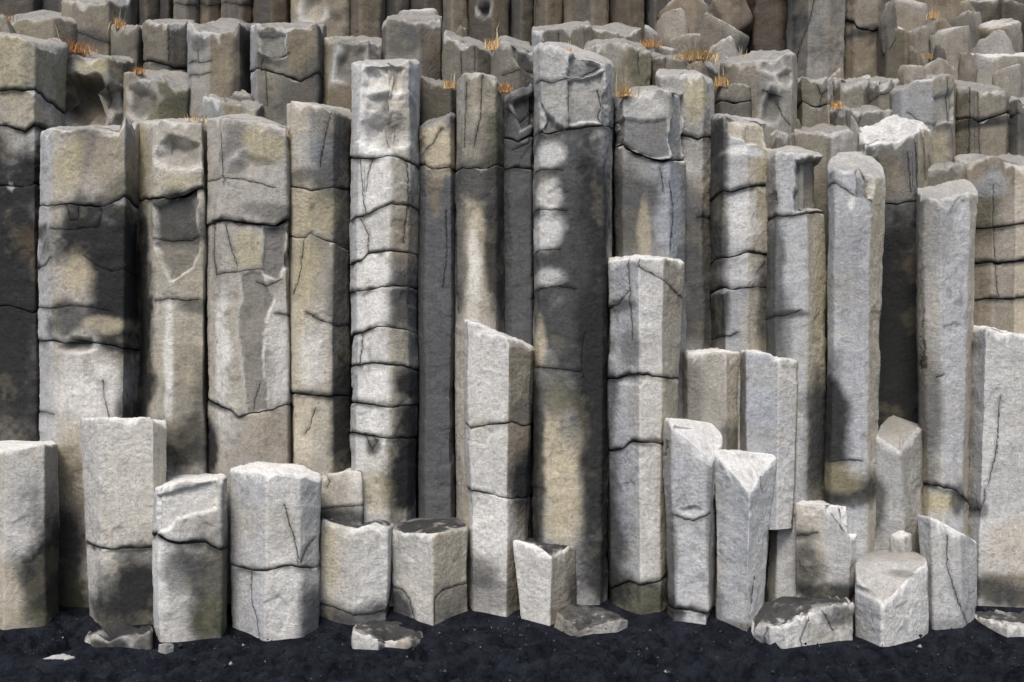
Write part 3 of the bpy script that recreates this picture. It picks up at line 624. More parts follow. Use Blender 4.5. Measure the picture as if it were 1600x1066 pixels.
col('column with an overhanging pale cap block and rough grey strip down its middle', 8.05,
    [(322, .12), (346, 0), (412, .0), (448, .06), (457, .2)], [(322, 188), (345, 183), (365, 188), (400, 193), (425, 196), (457, 212)], back=[(322, 180), (400, 182), (457, 205)],
    bot=[324, 350, 412, 450, 457], joints=[[(322, 352), (336, 347), (360, 345), (400, 351), (430, 355), (457, 352)], [(322, 624), (340, 634), (360, 640), (372, 652), (395, 645), (425, 640), (457, 632)]], shift={0: (0, -.035)},
    flakes=[([(372, 425), (410, 420), (430, 470), (412, 520), (414, 590), (425, 640), (385, 650), (374, 560)], .018, 'd'), ([(408, 352), (460, 356), (460, 420), (436, 440), (408, 428)], .03, 'd')],
    cracks=[[(336, 350), (334, 400), (338, 430), (372, 425), (408, 420)], [(353, 352), (360, 385), (370, 415)], [(400, 440), (418, 448), (440, 436)], [(430, 490), (456, 496)], [(405, 600), (395, 640)], [(345, 210), (352, 290)], [(325, 285), (380, 282), (430, 296)]],
    scoops=[(395, 265, 42, 28, .03)],
    stains=[(370, 225, 20, 34, .5, 'd'), (415, 225, 30, 24, .6, 'y'), (390, 390, 24, 34, .6, 'y'), (330, 700, 16, 40, .85, 'k'), (420, 330, 30, 12, .5, 'd'), (440, 560, 18, 80, .45, 'p'), (345, 560, 14, 120, .6, 'p'), (410, 690, 40, 40, .4, 't')],
    mix=[('p', .2), ('w', .12), ('t', .12)], group=GB, **B)
col('ochre-grey column with stained dark cap and four joints, right of the capped column', 8.1,
    [(445, .16), (456, .05), (484, 0), (522, .02), (548, .18)], [(445, 162), (456, 158), (480, 161), (515, 170), (548, 184)], back=[(445, 155), (548, 172)], bot=[457, 460, 486, 520, 550],
    joints=[[(445, 292), (470, 294), (484, 298), (515, 294), (548, 296)], [(445, 367), (465, 373), (478, 370), (484, 364), (505, 374), (530, 384), (548, 390)], [(445, 612), (475, 616), (510, 620), (548, 618)]],
    cracks=[[(478, 488), (500, 500), (530, 510), (548, 508)], [(474, 375), (468, 430), (458, 460)], [(492, 640), (484, 665), (474, 680)], [(520, 170), (508, 210), (500, 260)]],
    stains=[(520, 250, 36, 70, .75, 'd'), (540, 430, 16, 130, .6, 'd'), (540, 640, 18, 110, .8, 'k'), (480, 230, 30, 40, .3, 'c'), (480, 420, 20, 50, .5, 'y'), (500, 330, 30, 30, .4, 'y'), (490, 560, 24, 50, .4, 'p'), (470, 275, 20, 15, .6, 'd')],
    fac=[('w', .5), ('w', .35), None, ('d', .5)], mix=[('w', .3)], group=GB, **B)
col('white many-jointed column with two bowl-shaped hollows in its cap', 7.98,
    [(546, .2), (562, .07), (612, 0), (640, .1), (655, .24)], [(546, 99), (562, 97), (590, 101), (625, 100), (655, 98)], back=[(546, 94), (655, 94)], bot=[552, 558, 606, 634, 648],
    joints=[[(546, 246), (563, 248), (580, 250), (600, 246), (622, 247), (640, 255), (655, 262)], [(546, 348), (572, 338), (600, 324), (613, 319), (655, 330)], [(546, 416), (568, 408), (576, 396), (612, 392), (655, 400)], [(546, 458), (570, 456), (611, 446), (655, 452)],
            [(546, 527), (568, 520), (590, 511), (613, 513), (655, 522)], [(546, 573), (566, 570), (580, 567), (612, 569), (655, 579)], [(546, 629), (580, 632), (612, 637), (655, 631)], [(546, 676), (570, 678), (600, 686), (655, 684)]],
    flakes=[([(566, 104), (632, 104), (630, 138), (621, 160), (630, 205), (636, 234), (572, 240), (566, 205), (570, 160), (564, 135)], .045, None)], scoops=[(598, 120, 40, 28, .05), (594, 158, 34, 18, .045, 'd'), (598, 202, 40, 36, .10, 'd')],
    cracks=[[(563, 250), (567, 300), (572, 338)], [(583, 250), (576, 270), (573, 300)], [(566, 345), (578, 370), (576, 395)], [(634, 255), (637, 320), (630, 380)], [(567, 525), (563, 570)], [(572, 678), (583, 704), (592, 688)]],
    stains=[(640, 370, 26, 60, .5, 't'), (638, 480, 26, 60, .75, 'd'), (640, 600, 24, 26, .85, 'k'), (635, 730, 26, 90, .92, 'k'), (585, 300, 26, 40, .5, 'p'), (590, 425, 22, 26, .6, 'p'), (585, 485, 24, 26, .6, 'p'), (585, 600, 24, 30, .6, 'p'), (585, 655, 20, 20, .5, 'p'), (590, 770, 24, 40, .5, 'y'), (585, 695, 10, 12, .7, 'd')],
    fac=[('c', .5), ('p', .35), ('w', .55), ('d', .45)], mix=[('p', .3)], rnd=2, group=GB, **B)
col('narrow slate-dark column directly right of the white many-jointed one', 8.25,
    [(652, .08), (664, 0), (704, .0), (712, .1)], [(652, 196), (680, 194), (712, 181)], back=[(652, 190), (712, 178)], joints=[[(652, 258), (680, 266), (712, 268)]],
    cracks=[[(690, 200), (676, 225), (660, 240)], [(697, 330), (698, 400), (692, 450)]], stains=[(690, 225, 34, 40, .8, 'w'), (680, 300, 14, 30, .5, 't')], tone='d', mix=[('c', .12)], group=GB, **B)
col('rounded column with a pale elongated patch down its front, left of picture centre', 8.15,
    [(710, .14), (724, .03), (745, 0), (775, .06), (788, .22)], [(710, 128), (728, 114), (740, 111), (765, 116), (780, 126), (788, 140)], back=[(710, 118), (788, 124)], joints=[[(710, 268), (730, 263), (760, 266), (788, 262)]],
    cracks=[[(755, 115), (752, 180), (740, 230)], [(712, 320), (714, 420), (716, 490)], [(728, 130), (724, 230)]],
    stains=[(748, 400, 24, 125, .85, 'w'), (740, 420, 14, 100, .5, 'p'), (775, 380, 16, 140, .8, 'k'), (716, 380, 12, 130, .6, 'd'), (748, 280, 44, 26, .75, 'd'), (775, 220, 18, 40, .55, 'g')], fac=[('p', .2), None, None, ('d', .5)], tone='n', mix=[('w', .25)], rnd=5, group=GB, **B)
col('smooth charcoal column left of the tallest broken-capped column', 8.4, [(784, .05), (800, 0), (830, .0), (840, .1)], [(784, 150), (800, 142), (840, 138)], joints=[[(784, 215), (810, 222), (840, 214)], [(784, 265), (840, 272)]],
    cracks=[[(800, 235), (825, 225), (838, 195)], [(790, 170), (812, 190), (835, 175)]], flakes=[([(796, 160), (838, 150), (838, 200), (812, 206)], .05, 'k')], tone='d', mix=[('c', .12)], rough=1.3, group=GB, **B)
col('tallest thick column with shattered cap and four pale patches on dark stone, centre', 7.95,
    [(834, .14), (846, .03), (882, 0), (946, .03), (962, .2)], [(834, 76), (850, 71), (875, 72), (888, 78), (898, 86), (925, 92), (945, 97), (962, 102)], back=[(834, 68), (880, 66), (962, 92)], bot=[832, 842, 895, 938, 950],
    joints=[[(834, 212), (855, 208), (885, 203), (910, 200), (940, 197), (962, 200)]],
    flakes=[([(882, 92), (900, 84), (930, 92), (942, 104), (925, 118), (895, 126), (884, 120)], .05, 'd'), ([(886, 128), (905, 122), (945, 108), (952, 200), (930, 190), (890, 192)], .045, 'n'), ([(841, 162), (850, 165), (872, 192), (884, 202), (848, 206), (840, 195)], .06, 'd')],
    cracks=[[(840, 130), (860, 130), (884, 124)], [(884, 124), (905, 121), (935, 105)], [(888, 128), (890, 200)], [(935, 140), (942, 165), (935, 180), (945, 198)], [(838, 331), (860, 328), (885, 330)], [(840, 270), (880, 266)], [(838, 396), (875, 390)], [(840, 455), (870, 448), (900, 452)], [(840, 575), (880, 578), (908, 582)], [(914, 520), (908, 560), (912, 590)]],
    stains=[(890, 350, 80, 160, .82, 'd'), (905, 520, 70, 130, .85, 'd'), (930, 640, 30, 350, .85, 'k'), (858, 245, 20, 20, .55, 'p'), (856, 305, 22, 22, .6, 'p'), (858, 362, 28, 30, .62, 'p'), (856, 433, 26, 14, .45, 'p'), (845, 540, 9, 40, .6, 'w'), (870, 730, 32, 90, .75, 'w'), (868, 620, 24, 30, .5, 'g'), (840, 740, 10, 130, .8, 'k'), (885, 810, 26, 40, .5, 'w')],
    tone='n', mix=[('c', .2)], rough=1.3, rnd=3, group=GB, **B)
col('grey column whose smooth cap overhangs, with a chipped right corner, right of the tallest column', 8.15,
    [(960, .16), (972, .03), (1045, 0), (1072, .14)], [(960, 165), (985, 148), (1010, 141), (1050, 143), (1072, 148)], back=[(960, 146), (985, 136), (1072, 138)],
    joints=[[(960, 230), (985, 236), (1010, 248), (1035, 253), (1072, 250)]], shift={0: (0, -.03)},
    flakes=[([(1050, 146), (1075, 144), (1075, 250), (1052, 254), (1040, 215), (1048, 185)], .05, 'n'), ([(958, 194), (1000, 190), (1040, 186), (1044, 215), (1050, 252), (1010, 250), (975, 236), (958, 228)], .022, 'd')],
    cracks=[[(1045, 285), (1052, 330), (1048, 390)], [(1030, 262), (1036, 300)]], stains=[(1000, 170, 36, 20, .3, 'p'), (985, 320, 30, 70, .7, 'd'), (1045, 330, 24, 90, .5, 'c'), (1005, 360, 10, 60, .5, 'w')], tone='n', mix=[('c', .3), ('d', .25)], group=GB, **B)
col('grey column set back behind the four-faced column, olive upper half', 8.45, [(1030, .1), (1060, 0), (1098, .0), (1118, .14)], [(1030, 118), (1060, 114), (1095, 112), (1118, 126)], back=[(1030, 106), (1118, 112)],
    joints=[[(1030, 213), (1070, 213), (1090, 217), (1118, 216)]], stains=[(1090, 160, 24, 44, .6, 'y'), (1095, 440, 30, 130, .75, 'd'), (1102, 290, 12, 40, .5, 'w'), (1085, 310, 16, 40, .6, 'd')], cracks=[[(1090, 340), (1118, 342)]], mix=[('c', .1)], group=GB, **B)
col('cream and blue column banded by dark joints below a white slanting break', 8.1,
    [(1117, .16), (1130, .05), (1168, 0), (1204, .14)], [(1117, 184), (1135, 182), (1168, 190), (1204, 192)], back=[(1117, 178), (1204, 186)],
    joints=[[(1117, 305), (1140, 302), (1168, 293), (1204, 291)], [(1117, 406), (1140, 404), (1168, 395), (1204, 398)], [(1117, 453), (1145, 453), (1165, 449), (1204, 451)]],
    flakes=[([(1132, 184), (1206, 190), (1206, 232), (1172, 228), (1140, 216), (1130, 205)], .06, 'w')], cracks=[[(1120, 527), (1140, 526), (1152, 519)], [(1166, 188), (1166, 222)]],
    stains=[(1122, 360, 10, 190, .75, 'k'), (1195, 480, 14, 80, .7, 'd'), (1190, 300, 16, 60, .5, 'y'), (1160, 340, 24, 40, .4, 'p'), (1160, 425, 26, 16, .4, 'p'), (1165, 235, 30, 8, .8, 'p')], fac=[('d', .5), ('c', .4), ('w', .55)], mix=[('p', .2)], rnd=2, group=GB, **B)
col('column with a dark square notch at its top right and a yellowish right face', 7.98,
    [(1199, .16), (1212, .05), (1262, 0), (1291, .14)], [(1199, 246), (1225, 236), (1250, 240), (1291, 242)], back=[(1199, 234), (1225, 228), (1291, 232)], joints=[[(1199, 344), (1228, 338), (1262, 334), (1291, 332)]],
    flakes=[([(1245, 250), (1294, 244), (1294, 330), (1240, 333), (1238, 300)], .09, 'd')], cracks=[[(1202, 498), (1225, 494), (1250, 486)], [(1212, 300), (1214, 320)]],
    stains=[(1208, 460, 12, 130, .7, 'd'), (1235, 492, 22, 6, .75, 'd'), (1280, 700, 26, 90, .85, 'd'), (1225, 500, 10, 60, .5, 'd'), (1280, 480, 14, 130, .4, 'y')], fac=[('d', .3), ('c', .5), ('y', .45)], mix=[('p', .25)], rnd=2, group=GB, **B)
col('long smooth blue-grey column with cream right edge and dark chipped corner at its top', 7.85,
    [(1294, .12), (1306, .03), (1362, 0), (1384, .15)], [(1294, 268), (1320, 266), (1345, 272), (1384, 278)], back=[(1294, 238), (1340, 236), (1384, 244)], bot=[1284, 1296, 1350, 1368],
    flakes=[([(1337, 255), (1366, 255), (1366, 314), (1350, 311), (1336, 304)], .075, 'd')], cracks=[[(1298, 289), (1316, 294), (1335, 306), (1362, 314)], [(1292, 721), (1320, 719), (1345, 721)]],
    stains=[(1292, 680, 20, 90, .85, 'k'), (1330, 765, 40, 26, .8, 'k'), (1330, 318, 5, 12, .8, 'p'), (1325, 420, 30, 80, .25, 'd'), (1372, 340, 10, 60, .4, 'y'), (1320, 745, 26, 20, .4, 'y')], fac=[('c', .4), ('c', .6), ('w', .6)], mix=[('p', .32)], rnd=2, skew=0.2, group=GB, **B)
col('long blue-grey column with brownish broken top and yellow patch at its foot', 7.9,
    [(1434, .14), (1442, .06), (1470, 0), (1516, .03), (1527, .18)], [(1434, 316), (1455, 312), (1490, 306), (1512, 298), (1527, 302)], back=[(1440, 288), (1470, 270), (1527, 272)], bot=[1438, 1452, 1474, 1498, 1508],
    joints=[[(1434, 756), (1465, 759), (1490, 766), (1500, 776), (1527, 790)]], cracks=[[(1441, 420), (1444, 500), (1448, 575)], [(1466, 590), (1475, 585)]],
    stains=[(1450, 640, 14, 90, .6, 'd'), (1470, 785, 30, 16, .7, 'y'), (1500, 780, 12, 30, .7, 'k'), (1462, 330, 24, 70, .3, 'd')], fac=[('w', .5), ('d', .18), ('c', .5), ('w', .5)], mix=[('p', .3)], rnd=2, skew=0.2, group=GB, **B)
col('brown-banded column at the right picture edge with three dark joints', 8.35,
    [(1510, .12), (1550, 0), (1586, .03), (1640, .0), (1690, .15)], [(1510, 256), (1530, 246), (1560, 244), (1600, 258), (1690, 262)], back=[(1510, 242), (1550, 236), (1690, 246)],
    joints=[[(1510, 360), (1550, 356), (1590, 350), (1690, 352)], [(1510, 412), (1560, 411), (1600, 407), (1690, 408)], [(1510, 470), (1560, 468), (1600, 464), (1690, 462)]],
    cracks=[[(1553, 290), (1552, 350), (1556, 405), (1560, 462)]], stains=[(1540, 330, 26, 40, .5, 'g'), (1550, 290, 30, 20, .4, 'c')], fac=[('t', .7), ('t', .6), ('w', .6), ('d', .5)], mix=[('d', .2)], group=GB, **B)

# ------------------------------------------------------------------ second row, seen above the main wall
C = dict(res=.018, D=.6, base=2.4, ttone='n', topamp=.05, rnd=1)
GC = 'columns of the second row above the main wall'
def c2(label, d, fr, top, back=None, **k):
    a = dict(C); a.update(k); a.setdefault('group', GC); a['mix'] = list(a.get('mix', ())) + [('t', .36), ('d', .46), ('g', .18)]
    return col(label, d, fr, top, back, **a)
c2('olive block with a deep dark overhang hollowed in its face, upper left', 8.9, [(86, .12), (100, 0), (168, .0), (195, .14)], [(86, 74), (110, 84), (130, 92), (170, 92), (195, 98)], [(86, 68), (110, 74), (150, 84), (195, 90)],
   scoops=[(128, 165, 46, 50, .22, 'd')], stains=[(125, 165, 42, 40, .6, 'b'), (150, 105, 30, 12, .6, 'y')], mix=[('t', .45)], fac=[('d', .4), None, ('y', .2)])
c2('olive block with a scalloped grey hollow beside the hollowed block, under an orange tuft', 8.8, [(192, .1), (204, .02), (246, 0), (296, .14)], [(192, 113), (215, 118), (240, 122), (270, 136), (296, 140)], [(192, 108), (240, 110), (296, 114)],
   scoops=[(222, 155, 24, 34, .07, 'd')], stains=[(270, 170, 26, 30, .6, 'g')], mix=[('t', .3)], fac=[('w', .3), ('n', .2), ('y', .35)])
c2('narrow grey-faced and wide brown-faced column with dark short joints, upper left', 9.0, [(289, .12), (300, .04), (329, 0), (376, .04), (392, .2)], [(289, 36), (300, 42), (330, 46), (360, 50), (392, 48)], [(289, 32), (392, 40)],
   cracks=[[(292, 98), (310, 98), (330, 95)], [(294, 119), (312, 118), (328, 113)], [(308, 80), (309, 98)]], stains=[(313, 66, 15, 14, .6, 'd'), (380, 120, 14, 60, .7, 'k')], fac=[('c', .4), ('p', .25), ('t', .65), ('d', .6)])
c2('low stub with olive right face, above the capped column', 8.6, [(313, .1), (348, 0), (403, .12)], [(313, 148), (330, 152), (350, 158), (403, 168)], [(313, 142), (403, 156)], fac=[('c', .4), ('y', .5)])
c2('fractured grey and brown column with a jagged left face, upper left of centre', 8.95, [(391, .12), (404, .03), (453, 0), (496, .04), (504, .18)], [(391, 38), (410, 42), (430, 44), (470, 46), (504, 50)], [(391, 32), (504, 42)],
   joints=[[(391, 112), (420, 112), (450, 120), (470, 128), (504, 126)]], flakes=[([(404, 50), (450, 50), (448, 86), (430, 95), (405, 84)], .04, 'n')], cracks=[[(404, 84), (430, 92), (452, 84)], [(412, 90), (408, 112)], [(416, 112), (417, 165)]], stains=[(425, 92, 20, 12, .6, 'k'), (490, 110, 18, 20, .6, 'd'), (470, 150, 30, 30, .5, 'd')], fac=[('c', .5), ('n', .2), ('t', .55), ('d', .5)])
c2('brown-edged column with a grey scooped face behind the bowl-hollowed cap', 9.05, [(502, .12), (516, .02), (576, 0), (598, .14)], [(502, 62), (530, 60), (555, 61), (580, 66), (598, 70)], [(502, 54), (598, 62)],
   scoops=[(546, 95, 30, 40, .09, 'd')], stains=[(540, 145, 40, 26, .6, 'b')], fac=[('w', .5), ('n', .3), ('t', .6)], mix=[('t', .25)])
c2('dark grey and tan two-faced column with level top, left of centre', 9.2, [(594, .12), (602, .04), (657, 0), (693, .14)], [(594, 34), (625, 33), (657, 36), (693, 32)], [(594, 26), (640, 24), (693, 24)], stains=[(628, 60, 28, 30, .65, 'd'), (675, 110, 16, 20, .4, 'd')], fac=[('d', .4), ('n', .4), ('t', .6)])
c2('small dark face recessed behind the slate-dark narrow column', 8.85, [(648, .1), (660, 0), (704, .0), (714, .1)], [(648, 126), (680, 129), (714, 138)], [(648, 120), (714, 128)], tone='d', mix=[('t', .3)])
c2('sloping wedge of grey rock with pale vertical seams, under an orange tuft left of centre', 9.0, [(690, .1), (716, 0), (745, .02), (770, .14)], [(690, 50), (705, 62), (730, 70), (750, 74), (770, 82)], [(690, 42), (720, 52), (770, 70)], cracks=[[(720, 84), (722, 115)], [(742, 74), (742, 110)]], mix=[('d', .2), ('t', .2)])
c2('dark broken grey knob between orange tuft and tallest column', 8.75, [(766, .12), (782, .0), (812, .0), (840, .12)], [(766, 84), (782, 64), (796, 66), (812, 78), (840, 84)], [(766, 70), (785, 56), (840, 70)], flakes=[([(796, 72), (840, 80), (840, 120), (812, 112), (798, 92)], .05, 'd')], cracks=[[(785, 118), (805, 112), (838, 112)]], mix=[('d', .35)])
c2('grey stepped block just behind the tallest column', 9.1, [(828, .12), (845, .02), (912, 0), (928, .14)], [(828, 48), (850, 50), (875, 48), (905, 44), (928, 38)], [(828, 40), (880, 38), (928, 30)], cracks=[[(872, 52), (872, 78)]], fac=[('c', .4), ('d', .3), ('t', .5)])
c2('rounded olive-grey block with greenish right face right of the tallest column', 8.8, [(908, .16), (930, .02), (978, 0), (1022, .16)], [(908, 78), (930, 66), (955, 64), (985, 67), (1005, 74), (1022, 82)], [(908, 66), (960, 58), (1022, 72)], stains=[(955, 90, 24, 24, .4, 'n'), (998, 100, 16, 36, .4, 'g')], fac=[('t', .3), ('t', .4), ('y', .5)], rnd=5, cracks=[[(998, 82), (1000, 115)]])
c2('small tan block with hollow top behind the rounded olive-grey block', 9.3, [(922, .1), (965, 0), (1003, .12)], [(922, 46), (945, 50), (970, 54), (990, 48), (1003, 43)], [(922, 40), (1003, 36)], mix=[('t', .4)])
c2('tan block under the large bright grass tuft, right of centre', 9.0, [(1018, .12), (1040, 0), (1092, .02), (1122, .14)], [(1018, 90), (1045, 90), (1075, 94), (1100, 102), (1122, 112)], [(1018, 84), (1060, 82), (1122, 96)], cracks=[[(1040, 92), (1036, 108)]], mix=[('t', .35)])
c2('small brown block with one joint, below the tuft at the broken pale block', 8.75, [(1112, .12), (1128, 0), (1170, .0), (1182, .12)], [(1112, 140), (1135, 135), (1170, 130), (1182, 136)], [(1112, 132), (1182, 126)], joints=[[(1112, 166), (1150, 162), (1182, 164)]], stains=[(1150, 176, 30, 12, .6, 'd')], mix=[('t', .35)])
c2('broken pale block full of hollows with a straight cream right edge', 8.7, [(1132, .22), (1150, .12), (1188, .02), (1238, 0), (1248, .16)], [(1132, 104), (1150, 98), (1188, 92), (1215, 90), (1248, 88)], [(1132, 94), (1180, 84), (1248, 82)],
   scoops=[(1204, 102, 18, 12, .04), (1206, 165, 16, 28, .07, 'd'), (1225, 120, 14, 14, .04)], cracks=[[(1192, 142), (1212, 146), (1222, 152)], [(1215, 155), (1222, 180), (1236, 195)]], mix=[('p', .2)], fac=[('t', .4), ('t', .3), ('n', .2), ('w', .4)], stains=[(1206, 145, 16, 5, .7, 'k')])
c2('square tan block with a cross-joint, right of the hollowed pale block', 9.2, [(1243, .1), (1252, .0), (1296, .0), (1305, .12)], [(1243, 130), (1275, 128), (1305, 128)], [(1243, 124), (1305, 124)], joints=[[(1243, 166), (1275, 168), (1305, 166)]], cracks=[[(1278, 132), (1284, 150), (1282, 166)], [(1284, 148), (1294, 140)]], mix=[('t', .25), ('w', .3)], fac=[None, None, ('p', .4)])
c2('plain tan square block with a tuft of grass at its left foot', 9.2, [(1302, .1), (1312, .0), (1350, .0), (1361, .12)], [(1302, 132), (1330, 131), (1361, 129)], [(1302, 127), (1361, 125)], mix=[('w', .35), ('t', .2)])
c2('tan stepped stub left of the large slanting slate block', 9.15, [(1356, .1), (1372, .0), (1396, .0), (1408, .12)], [(1356, 130), (1380, 128), (1408, 126)], [(1356, 125), (1408, 121)], cracks=[[(1360, 158), (1375, 148), (1400, 146)]], mix=[('t', .3)])
c2('low grey stub with two faces above the cream and blue banded column', 8.65, [(1240, .12), (1292, .04), (1300, 0), (1343, .12)], [(1240, 206), (1265, 205), (1295, 210), (1320, 204), (1343, 208)], [(1240, 196), (1275, 190), (1343, 196)], fac=[('w', .2), ('n', .2), ('p', .3)])
c2('small dark stub beside the low two-faced stub', 8.6, [(1200, .1), (1215, .0), (1244, .1)], [(1200, 208), (1225, 206), (1244, 206)], [(1200, 200), (1244, 200)], mix=[('d', .45)])
c2('wide flat grey slab behind the white-topped block', 8.95, [(1300, .12), (1320, .02), (1372, 0), (1400, .1)], [(1300, 172), (1340, 174), (1400, 176)], [(1300, 164), (1400, 166)], cracks=[[(1322, 176), (1324, 195)], [(1348, 174), (1340, 196)]], mix=[('d', .15)])
c2('block with broad white sloping broken top and striped right face, upper right', 8.45, [(1340, .14), (1352, .04), (1436, 0), (1458, .12)], [(1340, 226), (1365, 222), (1400, 220), (1435, 206), (1458, 202)], [(1340, 184), (1375, 168), (1410, 168), (1458, 196)],
   cracks=[[(1430, 225), (1432, 290)], [(1442, 210), (1444, 280)], [(1418, 240), (1422, 300)]], flakes=[([(1342, 228), (1362, 224), (1372, 240), (1360, 262), (1342, 250)], .04, 'd')], stains=[(1400, 250, 30, 30, .3, 'd'), (1390, 280, 26, 40, .4, 't'), (1400, 560, 110, 225, .97, 'k')], fac=[('d', .3), ('c', .2), ('w', .6)], base=-.25, topamp=.05, ttone='p', skew=.2, joints=[[(1340, 318), (1400, 320), (1458, 316)]])
c2('large slanting slate block with curved right edge, upper right', 8.85, [(1394, .16), (1408, .08), (1458, 0), (1488, .02), (1496, .16)], [(1394, 142), (1410, 138), (1430, 128), (1460, 122), (1482, 118), (1496, 126)], [(1394, 136), (1440, 120), (1496, 114)],
   flakes=[([(1458, 150), (1490, 140), (1492, 195), (1460, 196)], .04, 'n')], cracks=[[(1480, 122), (1482, 160), (1490, 255)], [(1418, 176), (1440, 192), (1458, 196)]], fac=[('c', .5), ('c', .55), ('n', .3), ('w', .4)], stains=[(1472, 200, 14, 8, .7, 'd'), (1470, 235, 16, 30, .4, 'y')])
c2('tan block with a dark band across its middle, right of the slanting slate block', 8.9, [(1492, .12), (1514, .02), (1530, 0), (1572, .02), (1580, .14)], [(1492, 134), (1510, 134), (1530, 140), (1550, 142), (1580, 148)], [(1492, 126), (1580, 140)], joints=[[(1492, 186), (1530, 190), (1555, 182), (1580, 177)]], cracks=[[(1514, 136), (1513, 240)], [(1528, 140), (1530, 240)]], stains=[(1535, 190, 50, 9, .8, 'k')], mix=[('t', .3)], fac=[('t', .3), None, ('w', .2)])
c2('grey block at the right edge above the brown-banded column, with a bright top', 8.85, [(1572, .12), (1590, .0), (1650, .0), (1690, .12)], [(1572, 158), (1600, 160), (1690, 162)], [(1572, 148), (1600, 146), (1690, 150)], joints=[[(1572, 186), (1600, 182), (1690, 186)]], stains=[(1590, 215, 30, 30, .6, 'd')], mix=[('c', .2)])
c2('small pale stubs top between long column and right-hand banded column', 8.4, [(1446, .1), (1480, 0), (1512, .1)], [(1446, 266), (1475, 262), (1512, 258)], [(1446, 258), (1512, 250)], mix=[('w', .3)], base=1.6)

# ------------------------------------------------------------------ third row and the backdrop of columns
GD = 'columns of the third row at the top'
def c3(label, d, fr, top, back=None, **k):
    a = dict(res=.026, D=.6, base=3.6, group=GD, ttone='n', topamp=.05, rnd=1); a.update(k); a['mix'] = list(a.get('mix', ())) + [('t', .34), ('d', .42), ('g', .18)]
    return col(label, d, fr, top, back, **a)
c3('rounded olive boulder-like column with white chipped top in the upper left corner', 9.7, [(-30, .2), (10, .08), (84, 0), (119, .16)], [(-30, 40), (10, 36), (40, 28), (60, 30), (85, 32), (119, 34)], [(-30, 30), (50, 13), (119, 20)], fac=[('t', .5), ('y', .3), ('t', .6)], rnd=5, mix=[('t', .25)])
c3('brown column with white rim behind the rounded olive one', 9.95, [(92, .2), (125, .02), (170, 0), (190, .14)], [(92, 4), (125, 2), (150, 6), (190, 8)], [(92, -4), (190, -2)], cracks=[[(118, 50), (150, 62), (176, 70)]], fac=[('t', .4), ('t', .4), ('t', .5)], stains=[(140, 60, 30, 12, .6, 'd')])
c3('small brown stub with layered pale top, upper left, below a spiky tuft', 9.75, [(173, .1), (190, .0), (214, .0), (225, .12)], [(173, 44), (200, 44), (225, 47)], [(173, 38), (225, 40)], mix=[('b', .5)])
c3('olive two-faced column with a low joint, upper left', 9.6, [(222, .12), (232, .03), (262, 0), (292, .12)], [(222, 36), (245, 36), (262, 38), (292, 36)], [(222, 30), (292, 30)], joints=[[(222, 97), (250, 99), (270, 108), (292, 107)]], cracks=[[(263, 40), (264, 96)]], mix=[('t', .5)], fac=[None, None, ('d', .4)])
c3('pale capped stone lying on the narrow grey-faced column', 9.55, [(314, .12), (330, .0), (372, .02), (388, .14)], [(314, 44), (335, 46), (365, 44), (388, 44)], [(314, 26), (345, 20), (372, 26), (388, 38)], topamp=.05, mix=[('w', .2)])
GE = 'backdrop columns running out of the top of the picture'
bk = [(-40, 55, 10.9, 'd', 'dark backdrop column in the upper left corner'), (58, 122, 11.2, 'd', 'dark backdrop column above the rounded olive one'), (186, 216, 11.2, 'k', 'black narrow backdrop column behind the spiky tuft'),
      (214, 250, 11.3, 'd', 'dark grey backdrop column right of the black narrow one'), (248, 272, 11.4, 'k', 'blackish backdrop column left of the pale jointed one'), (270, 308, 11.0, 'n', 'pale jointed backdrop column, upper left'),
      (308, 345, 11.2, 't', 'brown-grey backdrop column above the capped stone'), (345, 393, 11.0, 't', 'brownish backdrop column with dark seams left of the dark brown one'), (394, 450, 10.9, 'b', 'dark brown backdrop column above the fractured column'),
      (452, 544, 10.7, 'w', 'broad pinkish-tan backdrop column with a grey scooped face'), (543, 598, 10.9, 't', 'tan backdrop column with a dark seam above the scooped face'), (596, 640, 11.3, 'd', 'dim backdrop column behind the white-topped stone'),
      (640, 692, 11.4, 'd', 'dim grey-brown backdrop column right of the white-topped stone'), (690, 734, 11.0, 't', 'olive-brown backdrop column left of the dark pitted one'), (733, 795, 10.8, 'b', 'dark pitted backdrop column above the orange tuft'),
      (794, 836, 11.0, 'd', 'slate backdrop column left of the tan pair at the top'), (835, 881, 10.9, 't', 'smooth tan backdrop column directly above the tallest column'), (880, 953, 10.7, 't', 'wide two-faced backdrop column with dark left face, top centre'),
      (952, 1011, 10.9, 'b', 'brown backdrop column left of the stone rubble'), (1010, 1042, 11.1, 'd', 'last narrow backdrop column before the stone rubble')]
for i, (a, b, d, tn, lab) in enumerate(bk):
    q = a + (b-a) * (.35 + .3*((i*37) % 10)/10); rr = random.Random(i)
    kw = {}
    if i in (5, 6, 7): kw['cracks'] = [[(a, 8), (q, 9), (b, 7)]]
    if i == 9: kw['scoops'] = [(490, 12, 20, 26, .09, 'n')]
    if i == 14: kw['scoops'] = [(757, 15, 12, 18, .1, 'k')]
    col(lab, d, [(a, .12), (a + (q-a)*.3, .03), (q, 0), (b, .12)], [(a, -120 - 30*rr.random()), (b, -130)], base=4.6, D=.6, tone=tn, res=.032, rnd=2, group=GE, fac=[None, ('d', .5 if i % 3 else 0), ('t', .3)], mix=[('d', .38), ('b', .2)], rough=2, **kw)
